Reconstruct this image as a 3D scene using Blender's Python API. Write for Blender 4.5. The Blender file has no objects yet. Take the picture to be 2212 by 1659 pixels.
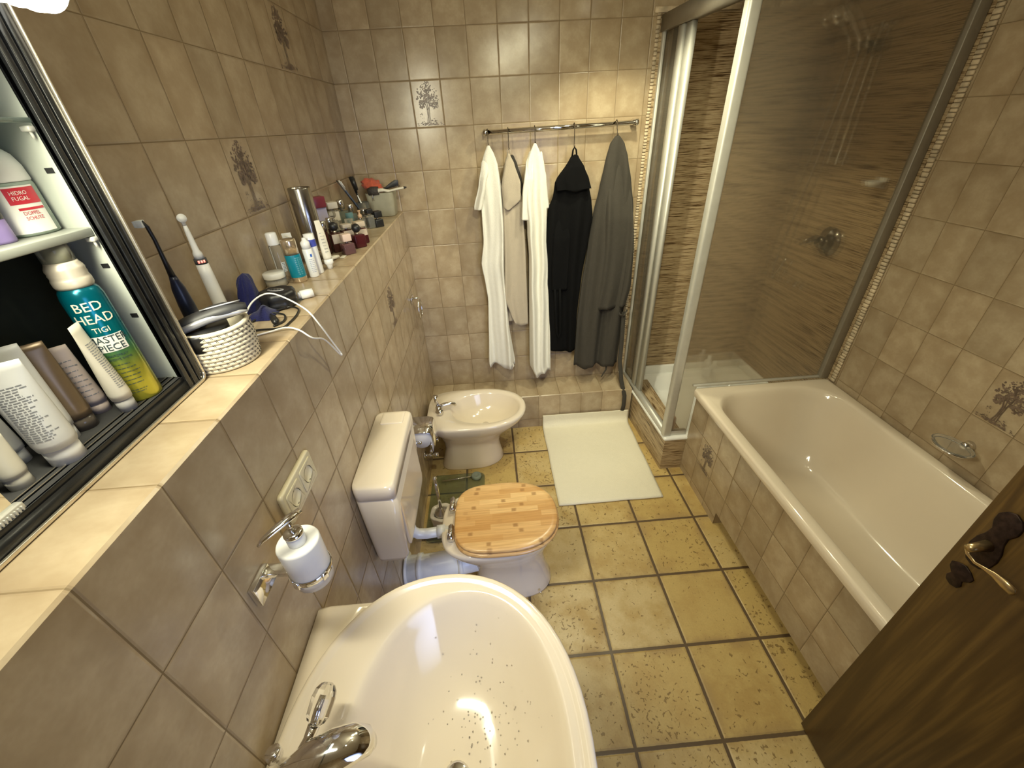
import bpy, bmesh, math, random
from mathutils import Vector, Matrix, Euler, noise as mnoise
PI = math.pi
SC = bpy.context.scene
COL = SC.collection
random.seed(7)

# ------------------------------------------------------------------ materials
class NT:
    """small helper round a node tree"""
    def __init__(s, name):
        s.m = bpy.data.materials.new(name); s.m.use_nodes = True
        s.t = s.m.node_tree; s.n = s.t.nodes; s.n.clear()
        s.out = s.n.new('ShaderNodeOutputMaterial')
        s.p = s.n.new('ShaderNodeBsdfPrincipled')
        s.t.links.new(s.p.outputs[0], s.out.inputs[0])
    def l(s, a, b): s.t.links.new(a, b)
    def node(s, typ, **kw):
        n = s.n.new(typ)
        for k, v in kw.items(): setattr(n, k, v)
        return n
    def val(s, x, sock):
        if hasattr(x, 'is_output'): s.l(x, sock)
        else: sock.default_value = x
    def math(s, op, a, b=0.0, c=0.0, clamp=False):
        n = s.node('ShaderNodeMath', operation=op, use_clamp=clamp)
        for i, x in enumerate((a, b, c)): s.val(x, n.inputs[i])
        return n.outputs[0]
    def mix(s, f, a, b, typ='MIX'):
        n = s.node('ShaderNodeMix', data_type='RGBA', blend_type=typ)
        s.val(f, n.inputs[0]); s.val(rgba(a), n.inputs[6]); s.val(rgba(b), n.inputs[7])
        return n.outputs[2]
    def noise(s, vec, scale, detail=3.0, rough=.5, dist=0.0):
        n = s.node('ShaderNodeTexNoise')
        if vec is not None: s.l(vec, n.inputs['Vector'])
        n.inputs['Scale'].default_value = scale; n.inputs['Detail'].default_value = detail
        n.inputs['Roughness'].default_value = rough; n.inputs['Distortion'].default_value = dist
        return n.outputs[0]
    def remap(s, x, a, b, c=0.0, d=1.0, smooth=True):
        n = s.node('ShaderNodeMapRange', interpolation_type='SMOOTHSTEP' if smooth else 'LINEAR')
        s.val(x, n.inputs[0]); n.inputs[1].default_value = a; n.inputs[2].default_value = b
        n.inputs[3].default_value = c; n.inputs[4].default_value = d
        return n.outputs[0]
    def xyz(s, x, y, z=0.0):
        n = s.node('ShaderNodeCombineXYZ')
        for i, v in enumerate((x, y, z)): s.val(v, n.inputs[i])
        return n.outputs[0]
    def sep(s, v):
        n = s.node('ShaderNodeSeparateXYZ'); s.l(v, n.inputs[0]); return n.outputs
    def vmath(s, op, a, b):
        n = s.node('ShaderNodeVectorMath', operation=op); s.l(a, n.inputs[0])
        s.val(b, n.inputs[1]); return n.outputs[0]
    def bump(s, h, strength=.3, dist=.002):
        n = s.node('ShaderNodeBump'); n.inputs['Strength'].default_value = strength
        n.inputs['Distance'].default_value = dist; s.l(h, n.inputs['Height'])
        s.l(n.outputs[0], s.p.inputs['Normal']); return n
    def set(s, **kw):
        names = dict(col='Base Color', rough='Roughness', metal='Metallic', spec='Specular IOR Level', trans='Transmission Weight',
                     ior='IOR', alpha='Alpha', coat='Coat Weight', sheen='Sheen Weight', sss='Subsurface Weight', croug='Coat Roughness')
        for k, v in kw.items():
            if k == 'col': v = rgba(v)
            s.val(v, s.p.inputs[names[k]])
    def obj(s): return s.node('ShaderNodeTexCoord').outputs['Object']
    def uv(s): return s.node('ShaderNodeUVMap').outputs[0]

def rgba(c):
    if hasattr(c, 'is_output'): return c
    return (c[0], c[1], c[2], 1.0)

MATS = {}
def mat(name, col, rough=.5, metal=0.0, var=.06, scale=30.0, bump=0.0, bscale=200.0, **kw):
    """plain material with slight procedural colour variation and optional fine bump"""
    if name in MATS: return MATS[name]
    t = NT(name); o = t.obj()
    if var > 0:
        f = t.noise(o, scale, 3)
        a = tuple(c * (1 - var) for c in col); b = tuple(min(1, c * (1 + var)) for c in col)
        t.set(col=t.mix(t.remap(f, .3, .7), a, b))
    else: t.set(col=col)
    t.set(rough=rough, metal=metal, **kw)
    if bump > 0: t.bump(t.noise(o, bscale, 2), bump, .001)
    MATS[name] = t.m
    return t.m

def emis(name, col, strength):
    t = NT(name); t.set(col=(.8, .8, .8))
    t.p.inputs['Emission Color'].default_value = rgba(col); t.p.inputs['Emission Strength'].default_value = strength
    MATS[name] = t.m
    return t.m

def tile_mat(name, w, h, ca, cb, cedge, grout, gw=.0022, rough=.22, bumpd=.0015, vary=.10):
    """glazed ceramic tiles laid on a w x h grid in UV metres, cloudy glaze, sunk grout"""
    t = NT(name); s = t.sep(t.uv())
    u = t.math('DIVIDE', s[0], w); v = t.math('DIVIDE', s[1], h)
    cell = t.xyz(t.math('FLOOR', u), t.math('FLOOR', v), 0.0)
    wn = t.node('ShaderNodeTexWhiteNoise', noise_dimensions='3D'); t.l(cell, wn.inputs[0])
    rnd = wn.outputs[0]; rcol = wn.outputs[1]
    fu = t.math('FRACT', u); fv = t.math('FRACT', v)
    du = t.math('MULTIPLY', t.math('MINIMUM', fu, t.math('SUBTRACT', 1.0, fu)), w)
    dv = t.math('MULTIPLY', t.math('MINIMUM', fv, t.math('SUBTRACT', 1.0, fv)), h)
    d = t.math('MINIMUM', du, dv)
    # cloud pattern of its own in each tile
    off = t.vmath('SCALE', rcol, (0, 0, 0)); off.node.inputs['Scale'].default_value = 7.0
    pos = t.vmath('ADD', t.xyz(s[0], s[1], 0.0), off)
    cl = t.noise(pos, 13.0, 3, .55)
    fine = t.noise(pos, 120.0, 2)
    c = t.mix(t.remap(cl, .34, .68), ca, cb)
    edge = t.math('MULTIPLY', t.remap(d, .0, .045, 1.0, 0.0), t.remap(t.noise(pos, 9.0, 2), .38, .62))
    c = t.mix(t.math('MULTIPLY', edge, .5), c, cedge)
    c = t.mix(t.math('MULTIPLY', t.remap(fine, .3, .7), .12), c, cedge)
    hsv = t.node('ShaderNodeHueSaturation')
    t.l(t.math('ADD', 1 - vary, t.math('MULTIPLY', rnd, 2 * vary)), hsv.inputs['Value'])
    t.l(c, hsv.inputs['Color'])
    g = t.remap(d, gw * .45, gw * .75)
    t.set(col=t.mix(g, grout, hsv.outputs[0]))
    t.set(rough=t.math('ADD', t.math('MULTIPLY', t.math('SUBTRACT', 1.0, g), .5), rough), spec=.5)
    hgt = t.math('ADD', t.remap(d, gw * .4, gw * 2.2), t.math('MULTIPLY', cl, .25))
    t.bump(hgt, .6, bumpd)
    MATS[name] = t.m
    return t.m

# ------------------------------------------------------------------ mesh building
def smooth_angle(bm, ang=40):
    a = math.radians(ang)
    for f in bm.faces: f.smooth = True
    for e in bm.edges:
        if len(e.link_faces) == 2:
            try:
                if e.calc_face_angle() > a: e.smooth = False
            except ValueError: pass

class B:
    """a bmesh that collects shapes and becomes one object"""
    def __init__(s):
        s.bm = bmesh.new(); s.uv = s.bm.loops.layers.uv.new('UVMap'); s.mi = 0
    def face(s, pts, uv=None):
        vs = [s.bm.verts.new(p) for p in pts]
        f = s.bm.faces.new(vs); f.material_index = s.mi
        if uv:
            for lp, q in zip(f.loops, uv): lp[s.uv].uv = q
        return f
    def box(s, x0, x1, y0, y1, z0, z1, bev=0.0, seg=2, M=None):
        b2 = bmesh.new()
        bmesh.ops.create_cube(b2, size=1)
        bmesh.ops.transform(b2, matrix=Matrix.Translation(((x0+x1)/2, (y0+y1)/2, (z0+z1)/2)) @ Matrix.Diagonal((abs(x1-x0), abs(y1-y0), abs(z1-z0), 1)), verts=b2.verts)
        if bev: bmesh.ops.bevel(b2, geom=b2.edges[:], offset=bev, segments=seg, profile=.5, affect='EDGES')
        s.add(b2, M); return s
    def add(s, b2, M=None):
        if M is not None: bmesh.ops.transform(b2, matrix=M, verts=b2.verts)
        bmesh.ops.recalc_face_normals(b2, faces=b2.faces)
        mp = {v: s.bm.verts.new(v.co) for v in b2.verts}
        for f in b2.faces:
            try:
                nf = s.bm.faces.new([mp[v] for v in f.verts]); nf.material_index = s.mi
            except ValueError: pass
        b2.free()
    def loft(s, rings, cap0=True, cap1=True, close=True, M=None, loop=False):
        b2 = bmesh.new()
        R = [[b2.verts.new(p) for p in r] for r in rings]
        n = len(rings[0])
        pairs = list(zip(R, R[1:])) + ([(R[-1], R[0])] if loop else [])
        for a, c in pairs:
            for i in range(n if close else n - 1):
                j = (i + 1) % n
                b2.faces.new((a[i], a[j], c[j], c[i]))
        if not loop:
            if cap0: b2.faces.new(R[0])
            if cap1: b2.faces.new(R[-1])
        s.add(b2, M); return s
    def lathe(s, prof, cx=0, cy=0, cz=0, seg=32, M=None, cap=True, sx=1, sy=1):
        rings = [[(cx + r*sx*math.cos(2*PI*i/seg), cy + r*sy*math.sin(2*PI*i/seg), cz + z) for i in range(seg)] for r, z in prof]
        return s.loft(rings, cap, cap, True, M)
    def tube(s, pts, r, seg=10, cap=True, M=None, flat=None, close=False):
        """tube along points; r a radius or list; flat = (a,b) factors of the section"""
        P = [Vector(p) for p in pts]; n = len(P)
        rs = r if isinstance(r, (list, tuple)) else [r]*n
        rings = []; up = None
        for i, p in enumerate(P):
            if close: d = P[(i+1) % n] - P[i-1]
            else: d = P[min(i+1, n-1)] - P[max(i-1, 0)]
            d.normalize()
            if up is None:
                up = Vector((0, 0, 1)) if abs(d.z) < .9 else Vector((1, 0, 0))
            x = up - d * up.dot(d)
            if x.length < 1e-5: x = d.orthogonal()
            x.normalize(); y = d.cross(x); up = x
            a, b_ = flat if flat else (1, 1)
            rings.append([p + x*rs[i]*a*math.cos(2*PI*k/seg) + y*rs[i]*b_*math.sin(2*PI*k/seg) for k in range(seg)])
        return s.loft(rings, cap, cap, True, M, loop=close)
    def prism(s, outline, z0, z1, M=None, bev=0.0):
        b2 = bmesh.new()
        vs = [b2.verts.new((p[0], p[1], z0)) for p in outline]
        f = b2.faces.new(vs)
        r = bmesh.ops.extrude_face_region(b2, geom=[f])
        bmesh.ops.translate(b2, vec=(0, 0, z1 - z0), verts=[v for v in r['geom'] if isinstance(v, bmesh.types.BMVert)])
        if bev: bmesh.ops.bevel(b2, geom=b2.edges[:], offset=bev, segments=2, profile=.5, affect='EDGES')
        s.add(b2, M); return s
    def sphere(s, c, r, sub=2, sc=(1, 1, 1), M=None):
        b2 = bmesh.new(); bmesh.ops.create_icosphere(b2, subdivisions=sub, radius=r)
        T = Matrix.Translation(c) @ Matrix.Diagonal((*sc, 1))
        s.add(b2, (M @ T) if M is not None else T); return s
    def quadgrid(s, fn, nu, nv):
        """surface fn(i/nu, j/nv) -> point"""
        b2 = bmesh.new()
        V = [[b2.verts.new(fn(i/nu, j/nv)) for j in range(nv+1)] for i in range(nu+1)]
        for i in range(nu):
            for j in range(nv): b2.faces.new((V[i][j], V[i+1][j], V[i+1][j+1], V[i][j+1]))
        s.add(b2); return s

TM = {}        # world matrix of each thing
def put(name, b, mats, parent=None, world=True, sm=40, sub=0, smooth=True, label=None):
    """link a builder as ONE mesh object, under its thing if given (geometry in world space unless world=False)"""
    if smooth: smooth_angle(b.bm, sm)
    if parent is not None and world:
        bmesh.ops.transform(b.bm, matrix=TM[parent.name].inverted(), verts=b.bm.verts)
    me = bpy.data.meshes.new(name); b.bm.to_mesh(me); b.bm.free()
    for m in (mats if isinstance(mats, (list, tuple)) else [mats]): me.materials.append(m)
    o = bpy.data.objects.new(name, me); COL.objects.link(o)
    if parent is not None:
        o.parent = parent
        TM[o.name] = TM[parent.name]
    else: TM[o.name] = Matrix.Identity(4)
    if sub:
        md = o.modifiers.new('Subdivision', 'SUBSURF'); md.levels = sub; md.render_levels = sub
    if label: o['label'] = label
    return o

def tag(o, label, cat, group=None):
    o['label'] = label; o['category'] = cat
    if group: o['group'] = group
    return o
def thing(name, label, cat, loc=(0, 0, 0), rot=(0, 0, 0), group=None):
    o = bpy.data.objects.new(name, None); COL.objects.link(o); o.empty_display_size = .05
    o.location = loc; o.rotation_euler = rot
    TM[o.name] = Matrix.Translation(loc) @ Euler(rot).to_matrix().to_4x4()
    return tag(o, label, cat, group)
def struct(o): o['kind'] = 'structure'; return o

def rrect(x0, x1, y0, y1, r, z=0.0, n=7, e=5):
    """rounded rectangle ring, 4*(n+e) points, counter-clockwise"""
    r = min(r, (x1-x0)/2 - 1e-4, (y1-y0)/2 - 1e-4); pts = []
    cs = [(x1-r, y0+r, -PI/2), (x1-r, y1-r, 0), (x0+r, y1-r, PI/2), (x0+r, y0+r, PI)]
    for k, (cx, cy, a0) in enumerate(cs):
        arc = [(cx + r*math.cos(a0 + PI/2*i/(n-1)), cy + r*math.sin(a0 + PI/2*i/(n-1))) for i in range(n)]
        pts += arc
        nx, ny, na = cs[(k+1) % 4]
        q = (nx + r*math.cos(na), ny + r*math.sin(na)); p = arc[-1]
        pts += [(p[0] + (q[0]-p[0])*(i+1)/(e+1), p[1] + (q[1]-p[1])*(i+1)/(e+1)) for i in range(e)]
    return [(x, y, z) for x, y in pts]

def oval(cx, cy, a, b, z, n=48, e=2.0, eb=None):
    """super-ellipse ring; eb another exponent for the -x half"""
    P = []
    for i in range(n):
        t = 2*PI*i/n; c, s_ = math.cos(t), math.sin(t)
        ex = e if c >= 0 or eb is None else eb
        P.append((cx + a*math.copysign(abs(c)**(2/ex), c), cy + b*math.copysign(abs(s_)**(2/ex), s_), z))
    return P

def text_bm(txt, size, depth=.0004, align='CENTER', xs=1.0):
    """lettering as a mesh in the xy plane"""
    cu = bpy.data.curves.new('lettering', 'FONT'); cu.body = txt; cu.size = size
    cu.align_x = align; cu.align_y = 'CENTER'; cu.extrude = depth; cu.resolution_u = 2
    o = bpy.data.objects.new('lettering', cu); COL.objects.link(o)
    dg = bpy.context.evaluated_depsgraph_get()
    me = bpy.data.meshes.new_from_object(o.evaluated_get(dg))
    b2 = bmesh.new(); b2.from_mesh(me)
    bpy.data.objects.remove(o); bpy.data.curves.remove(cu); bpy.data.meshes.remove(me)
    if xs != 1: bmesh.ops.scale(b2, vec=(xs, 1, 1), verts=b2.verts)
    return b2

def wrap(b2, r, z0, ang0=0.0, grow=.0003, taper=None):
    """bend flat xy shapes round a vertical cylinder of radius r facing angle ang0"""
    for v in b2.verts:
        zz = z0 + v.co.y
        rr = (taper(zz) if taper else r) + grow + v.co.z
        a = ang0 + v.co.x / (taper(zz) if taper else r)
        v.co = (rr*math.cos(a), rr*math.sin(a), zz)
    return b2

def patch(w, h, x=0, y=0, n=10):
    """flat label w x h as a grid in the xy plane (to be wrapped)"""
    b2 = bmesh.new()
    V = [[b2.verts.new((x - w/2 + w*i/n, y - h/2 + h*j, 0)) for j in (0, 1)] for i in range(n+1)]
    for i in range(n): b2.faces.new((V[i][0], V[i+1][0], V[i+1][1], V[i][1]))
    return b2
def lines(w, y0, y1, n, th=.0012, seed=1, x=0):
    """rows of short dashes standing for print too small to read"""
    rg = random.Random(seed); out = bmesh.new()
    for i in range(n):
        y = y0 + (y1-y0)*i/max(1, n-1); xx = -w/2
        end = w/2 * rg.uniform(.3, 1)
        while xx < end:
            l_ = rg.uniform(.0025, .007)
            x1 = min(xx+l_, end); k = 2
            for q in range(k):
                a = xx + (x1-xx)*q/k; c = xx + (x1-xx)*(q+1)/k
                out.faces.new([out.verts.new(p) for p in ((x+a, y-th/2, .0001), (x+c, y-th/2, .0001), (x+c, y+th/2, .0001), (x+a, y+th/2, .0001))])
            xx = x1 + .0012
    return out
# ------------------------------------------------------------------ room measures (metres)
XL, XR, YB, YN, ZC = -0.226, 2.305, 0.0, -2.92, 2.52
LE, TH, TW = 1.4703, 0.20036, 0.15
BX0, LY0 = -0.1539, -1.3679
KZ, KD = LE - 6*TH, 0.228            # low ledge under the coat rail

m_tile = tile_mat('wall_tile', TW, TH, (.405, .312, .200), (.485, .390, .262), (.29, .205, .115), (.22, .155, .08))
m_tileR = tile_mat('wall_tile_right', .1475, .2075, (.405, .312, .200), (.485, .390, .262), (.29, .205, .115), (.22, .155, .08))
m_tree = mat('tree_glaze', (.165, .115, .085), .35, var=.3, scale=60)

# floor: big stoneware tiles, each with its own tone and worm-track pits
def floor_mat():
    s_ = 0.3146
    t = NT('floor_tile'); s = t.sep(t.uv())
    u = t.math('DIVIDE', s[0], s_); v = t.math('DIVIDE', s[1], s_)
    cell = t.xyz(t.math('FLOOR', u), t.math('FLOOR', v), 3.0)
    wn = t.node('ShaderNodeTexWhiteNoise', noise_dimensions='3D'); t.l(cell, wn.inputs[0])
    rc = t.sep(wn.outputs[1])
    fu = t.math('FRACT', u); fv = t.math('FRACT', v)
    d = t.math('MULTIPLY', t.math('MINIMUM', t.math('MINIMUM', fu, t.math('SUBTRACT', 1.0, fu)), t.math('MINIMUM', fv, t.math('SUBTRACT', 1.0, fv))), s_)
    off = t.vmath('SCALE', wn.outputs[1], (0, 0, 0)); off.node.inputs['Scale'].default_value = 11.0
    pos = t.vmath('ADD', t.xyz(s[0], s[1], 0.0), off)
    big = t.noise(pos, 7.0, 4, .6); fine = t.noise(pos, 150.0, 3)
    base = t.mix(t.remap(rc[0], .15, .85, smooth=False), (.56, .405, .15), (.62, .48, .235))
    dark = t.mix(t.remap(rc[1], .2, .9, smooth=False), (.46, .31, .108), (.54, .38, .14))
    c = t.mix(t.remap(big, .36, .66), base, dark)
    c = t.mix(t.math('MULTIPLY', t.remap(d, .003, .05, 1.0, 0.0), t.remap(big, .4, .65, 0.0, .55)), c, (.36, .25, .12))
    c = t.mix(t.math('MULTIPLY', t.remap(fine, .35, .7), .13), c, (.30, .20, .08))
    # pits: thin worm-like marks, clustered, more on some tiles
    wq = t.vmath('ADD', pos, t.xyz(t.math('MULTIPLY', t.noise(pos, 40.0, 2), .03), t.math('MULTIPLY', t.noise(t.vmath('ADD', pos, (5, 5, 5)), 40.0, 2), .03)))
    pit = t.noise(wq, 70.0, 2.5, .55)
    dens = t.math('ADD', t.remap(rc[2], 0.0, 1.0, -.055, .035, smooth=False), t.math('MULTIPLY', t.math('SUBTRACT', t.noise(pos, 8.0, 1), .5), .14))
    pm = t.remap(t.math('ADD', pit, dens), .625, .67)
    pm = t.math('MULTIPLY', pm, t.remap(d, .008, .02))
    c = t.mix(t.math('MULTIPLY', pm, .68), c, (.15, .085, .025))
    g = t.remap(t.math('ADD', d, t.math('MULTIPLY', t.noise(t.uv(), 60.0, 2), .0025)), .0065, .0085)
    c = t.mix(g, (.115, .075, .04), c)
    t.set(col=c, rough=t.remap(big, .3, .7, .34, .46), spec=.4)
    t.bump(t.math('SUBTRACT', t.remap(d, .005, .013), t.math('MULTIPLY', pm, .4)), .7, .003)
    MATS['floor_tile'] = t.m
    return t.m
m_floor = floor_mat()

def stripe_mat():
    """brown slate-look tile with fine horizontal streaks; UV metres"""
    t = NT('streaked_tile'); s = t.sep(t.uv())
    a = t.noise(t.xyz(t.math('MULTIPLY', s[0], 9.0), t.math('MULTIPLY', s[1], 250.0)), 1.0, 3, .6)
    b = t.noise(t.xyz(t.math('MULTIPLY', s[0], 2.5), t.math('MULTIPLY', s[1], 45.0), 4.0), 1.0, 2)
    f = t.math('ADD', a, t.math('MULTIPLY', t.math('SUBTRACT', b, .5), .35))
    r = t.node('ShaderNodeValToRGB'); t.l(f, r.inputs[0])
    e = r.color_ramp.elements
    e[0].position = .36; e[0].color = (.075, .04, .016, 1); e[1].position = .60; e[1].color = (.50, .385, .235, 1)
    k = e.new(.44); k.color = (.27, .18, .09, 1); k = e.new(.50); k.color = (.43, .32, .19, 1)
    t.set(col=r.outputs[0], rough=.4); t.bump(a, .35, .002)
    MATS['streaked_tile'] = t.m
    return t.m
m_stripe = stripe_mat()
m_plaster = mat('plaster', (.78, .74, .66), .9, var=.03, bump=.2, bscale=90)
m_chrome = mat('chrome', (.80, .79, .77), .07, 1.0, var=.02)
m_steel = mat('brushed_steel', (.62, .60, .57), .22, 1.0, var=.05)
m_alu = mat('matt_aluminium', (.60, .59, .54), .42, .45, var=.03)
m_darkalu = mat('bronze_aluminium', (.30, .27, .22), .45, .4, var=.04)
m_cer = mat('beige_sanitaryware', (.80, .70, .56), .11, var=.012, scale=5, spec=.55, coat=.4)
m_white = mat('white_plastic', (.82, .82, .80), .3, var=.015)
m_black = mat('black_plastic', (.012, .012, .013), .4, var=.2)

def tree(b, P, U, V, N, seed):
    """tree print on one 15 x 20 tile: P lower-left corner, U/V unit vectors, N normal"""
    rg = random.Random(seed); P, U, V, N = map(Vector, (P, U, V, N)); lay = [.0003]
    def lift(): lay[0] += .000006; return N*lay[0]
    def blob(u, v, r, k=7, sx=1, sy=1):
        pts = []; a0 = rg.random()*6; nn = lift()
        for i in range(k):
            a = a0 + 2*PI*i/k; q = r*rg.uniform(.55, 1.15)
            pts.append(P + U*((u + q*math.cos(a)*sx)*TW) + V*((v + q*math.sin(a)*.75*sy)*TH) + nn)
        b.face(pts)
    def stroke(pts, w):
        for (u0, v0), (u1, v1) in zip(pts, pts[1:]):
            d = Vector((u1-u0, v1-v0)); n = Vector((-d.y, d.x)).normalized()*w/2
            nn = lift()
            b.face([P + U*(x*TW) + V*(y*TH) + nn for x, y in ((u0-n.x, v0-n.y), (u1-n.x, v1-n.y), (u1+n.x, v1+n.y), (u0+n.x, v0+n.y))])
    crowns = [(.50, .86, .15, .10), (.42, .74, .20, .13), (.60, .72, .20, .12), (.36, .60, .17, .11), (.70, .58, .15, .13), (.52, .62, .12, .08), (.74, .47, .10, .08), (.30, .5, .08, .08)]
    for cx, cy, rx, ry in crowns:
        for i in range(44):
            a = rg.random()*2*PI; q = rg.random()**.5*1.12
            blob(cx + (rx*q*math.cos(a))*1.12, cy + ry*q*math.sin(a), rg.uniform(.014, .034))
    for dx in (-.03, 0, .035):
        stroke([(.47+dx*1.8, .10), (.485+dx, .25), (.49+dx*1.2, .42), (.46+dx*3, .62)], .022)
    stroke([(.5, .4), (.62, .55)], .016); stroke([(.48, .38), (.38, .55)], .016)
    for i in range(80):
        blob(rg.gauss(.5, .20), abs(rg.gauss(0, .045)) + .045, rg.uniform(.012, .03), 6, 1.7, .6)
    for i in range(10):
        blob(.2 + rg.random()*.12, .12 + rg.random()*.22, .015, 5)

def quad(b, pts, uv): b.face(pts, uv)

# ---- floor
b = B(); b.face([(XL, YN-1.2, 0), (XR, YN-1.2, 0), (XR, YB, 0), (XL, YB, 0)],
    [(x - .862, y + 1.4376) for x, y in ((XL, YN-1.2), (XR, YN-1.2), (XR, YB), (XL, YB))])
floor_obj = struct(put('floor', b, m_floor, smooth=False))
# ---- left wall with its tiled ledge (one tiled body)
b = B()
uvL = lambda y, z: (-(y - LY0), z - LE)
b.face([(XL, YN, LE), (XL, YB, LE), (XL, YB, ZC), (XL, YN, ZC)], [uvL(YN, LE), uvL(YB, LE), uvL(YB, ZC), uvL(YN, ZC)])
ch = .004
b.mi = 1
tree(b, (XL, -1.3679+TW, LE+TH), (0, 1, 0), (0, 0, 1), (1, 0, 0), 3)
tree(b, (XL, -1.3679+5*TW, LE+3*TH), (0, 1, 0), (0, 0, 1), (1, 0, 0), 4)
struct(put('wall_left', b, [m_tile, m_tree], smooth=False))
b = B()
b.face([(0, YN, 0), (0, YB, 0), (0, YB, LE-ch), (0, YN, LE-ch)], [uvL(YN, 0), uvL(YB, 0), uvL(YB, LE-ch), uvL(YN, LE-ch)])
b.face([(0, YN, LE-ch), (0, YB, LE-ch), (-ch, YB, LE), (-ch, YN, LE)], [(-(YN-LY0), .05), (-(YB-LY0), .05), (-(YB-LY0), .056), (-(YN-LY0), .056)])
b.face([(-ch, YN, LE), (-ch, YB, LE), (XL, YB, LE), (XL, YN, LE)], [(-(YN-LY0), .03), (-(YB-LY0), .03), (-(YB-LY0), .17), (-(YN-LY0), .17)])
b.mi = 1
tree(b, (0, -1.3679+4*TW, LE-2*TH), (0, 1, 0), (0, 0, 1), (1, 0, 0), 5)
struct(put('wall_left_ledge', b, [m_tile, m_tree], smooth=False))
# ---- back wall, its low ledge, and the streaked tiles of the shower corner
b = B(); uvB = lambda x, z: (x - BX0, z - LE)
XS = 1.385
b.face([(XL, 0, KZ), (XR, 0, KZ), (XR, 0, ZC), (XL, 0, ZC)], [uvB(XL, KZ), uvB(XR, KZ), uvB(XR, ZC), uvB(XL, ZC)])
b.face([(XL, 0, 0), (XR, 0, 0), (XR, 0, KZ), (XL, 0, KZ)], [uvB(XL, 0), uvB(XR, 0), uvB(XR, KZ), uvB(XL, KZ)])
b.mi = 1
tree(b, (BX0+2*TW, 0, LE+2*TH), (1, 0, 0), (0, 0, 1), (0, -1, 0), 3)
b.mi = 2
b.box(XS, XR, -.006, -.0005, .1, 2.275)
for f in b.bm.faces:
    if f.material_index == 2:
        for lp in f.loops: lp[b.uv].uv = (lp.vert.co.x, lp.vert.co.z)
struct(put('wall_back', b, [m_tile, m_tree, m_stripe], smooth=False))
# ---- low tiled ledge under the coat rail
b = B()
b.face([(0.0, -KD, 0), (XS+.02, -KD, 0), (XS+.02, -KD, KZ-ch), (0.0, -KD, KZ-ch)], [uvB(0.0, 0), uvB(XS+.02, 0), uvB(XS+.02, KZ-ch), uvB(0.0, KZ-ch)])
b.face([(0.0, -KD, KZ-ch), (XS+.02, -KD, KZ-ch), (XS+.02, -KD+ch, KZ), (0.0, -KD+ch, KZ)], [(0.0-BX0, .05), (XS-BX0, .05), (XS-BX0, .056), (0.0-BX0, .056)])
b.face([(0.0, -KD+ch, KZ), (XS+.02, -KD+ch, KZ), (XS+.02, 0, KZ), (0.0, 0, KZ)], [(0.0-BX0, .03), (XS+.02-BX0, .03), (XS+.02-BX0, .17), (0.0-BX0, .17)])
struct(put('wall_back_ledge', b, m_tile, smooth=False))
# ---- right wall
b = B(); uvR = lambda y, z: (y + .8065, z - 1.459)
b.face([(XR, YN, 0), (XR, YB, 0), (XR, YB, ZC), (XR, YN, ZC)], [uvR(YN, 0), uvR(YB, 0), uvR(YB, ZC), uvR(YN, ZC)])
b.mi = 1
tree(b, (XR, -.8065-4*.1475, 1.459-3*.2075), (0, -1, 0), (0, 0, 1), (-1, 0, 0), 3)
b.mi = 2
b.box(XR-.006, XR-.0005, -.765, -.001, .1, 2.5)
for f in b.bm.faces:
    if f.material_index == 2:
        for lp in f.loops: lp[b.uv].uv = (lp.vert.co.y + 3.1, lp.vert.co.z)
struct(put('wall_right', b, [m_tileR, m_tree, m_stripe], smooth=False))
# ---- near wall with the doorway the photographer looks through, and the ceiling
DX0, DX1, DH = .655, 1.49, 2.03
b = B()
for x0, x1, z0, z1 in ((XL, DX0, 0, ZC), (DX1, XR, 0, ZC), (DX0, DX1, DH, ZC)):
    b.face([(x1, YN, z0), (x0, YN, z0), (x0, YN, z1), (x1, YN, z1)], [uvB(x, z) for x, z in ((x1, z0), (x0, z0), (x0, z1), (x1, z1))])
struct(put('wall_near', b, m_tile, smooth=False))
b = B(); b.face([(XL, YN-1.2, ZC), (XL, YB, ZC), (XR, YB, ZC), (XR, YN-1.2, ZC)])
struct(put('ceiling', b, m_plaster, smooth=False))
# hallway behind the doorway
b = B()
b.face([(XR, YN-1.2, 0), (XL, YN-1.2, 0), (XL, YN-1.2, ZC), (XR, YN-1.2, ZC)])
b.face([(XL, YN-1.2, 0), (XL, YN, 0), (XL, YN, ZC), (XL, YN-1.2, ZC)])
b.face([(XR, YN, 0), (XR, YN-1.2, 0), (XR, YN-1.2, ZC), (XR, YN, ZC)])
struct(put('wall_hallway', b, m_plaster, smooth=False))

# ---- mosaic strips of stacked stone sticks edging the shower
m_stone = mat('stone_sticks', (.60, .49, .34), .6, var=.22, scale=28, bump=.3, bscale=120)
def mosaic(name, fn, z0, z1, w):
    rg = random.Random(len(name)); b = B(); z = z0
    while z < z1:
        h = rg.uniform(.013, .02)
        fn(b, z, min(z+h-.003, z1), rg.uniform(.008, .012), w*rg.uniform(.92, 1)); z += h
    return struct(put(name, b, m_stone, sm=30))
mosaic('trim_1', lambda b, a, c, t, w: b.box(1.386-w, 1.386, -t, -.0003, a, c, .002, 1), KZ+.002, 2.28, .019)
mosaic('trim_2', lambda b, a, c, t, w: b.box(XR-t, XR-.0003, -.797, -.797+w, a, c, .002, 1), .604, 2.5, .030)
mosaic('trim_3', lambda b, a, c, t, w: b.box(1.354 + (a-2.28)*9, 1.354 + (c-2.28)*9, -t, -.0003, 2.282, 2.282+w, .002, 1), 2.28, 2.385, .024)

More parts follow.
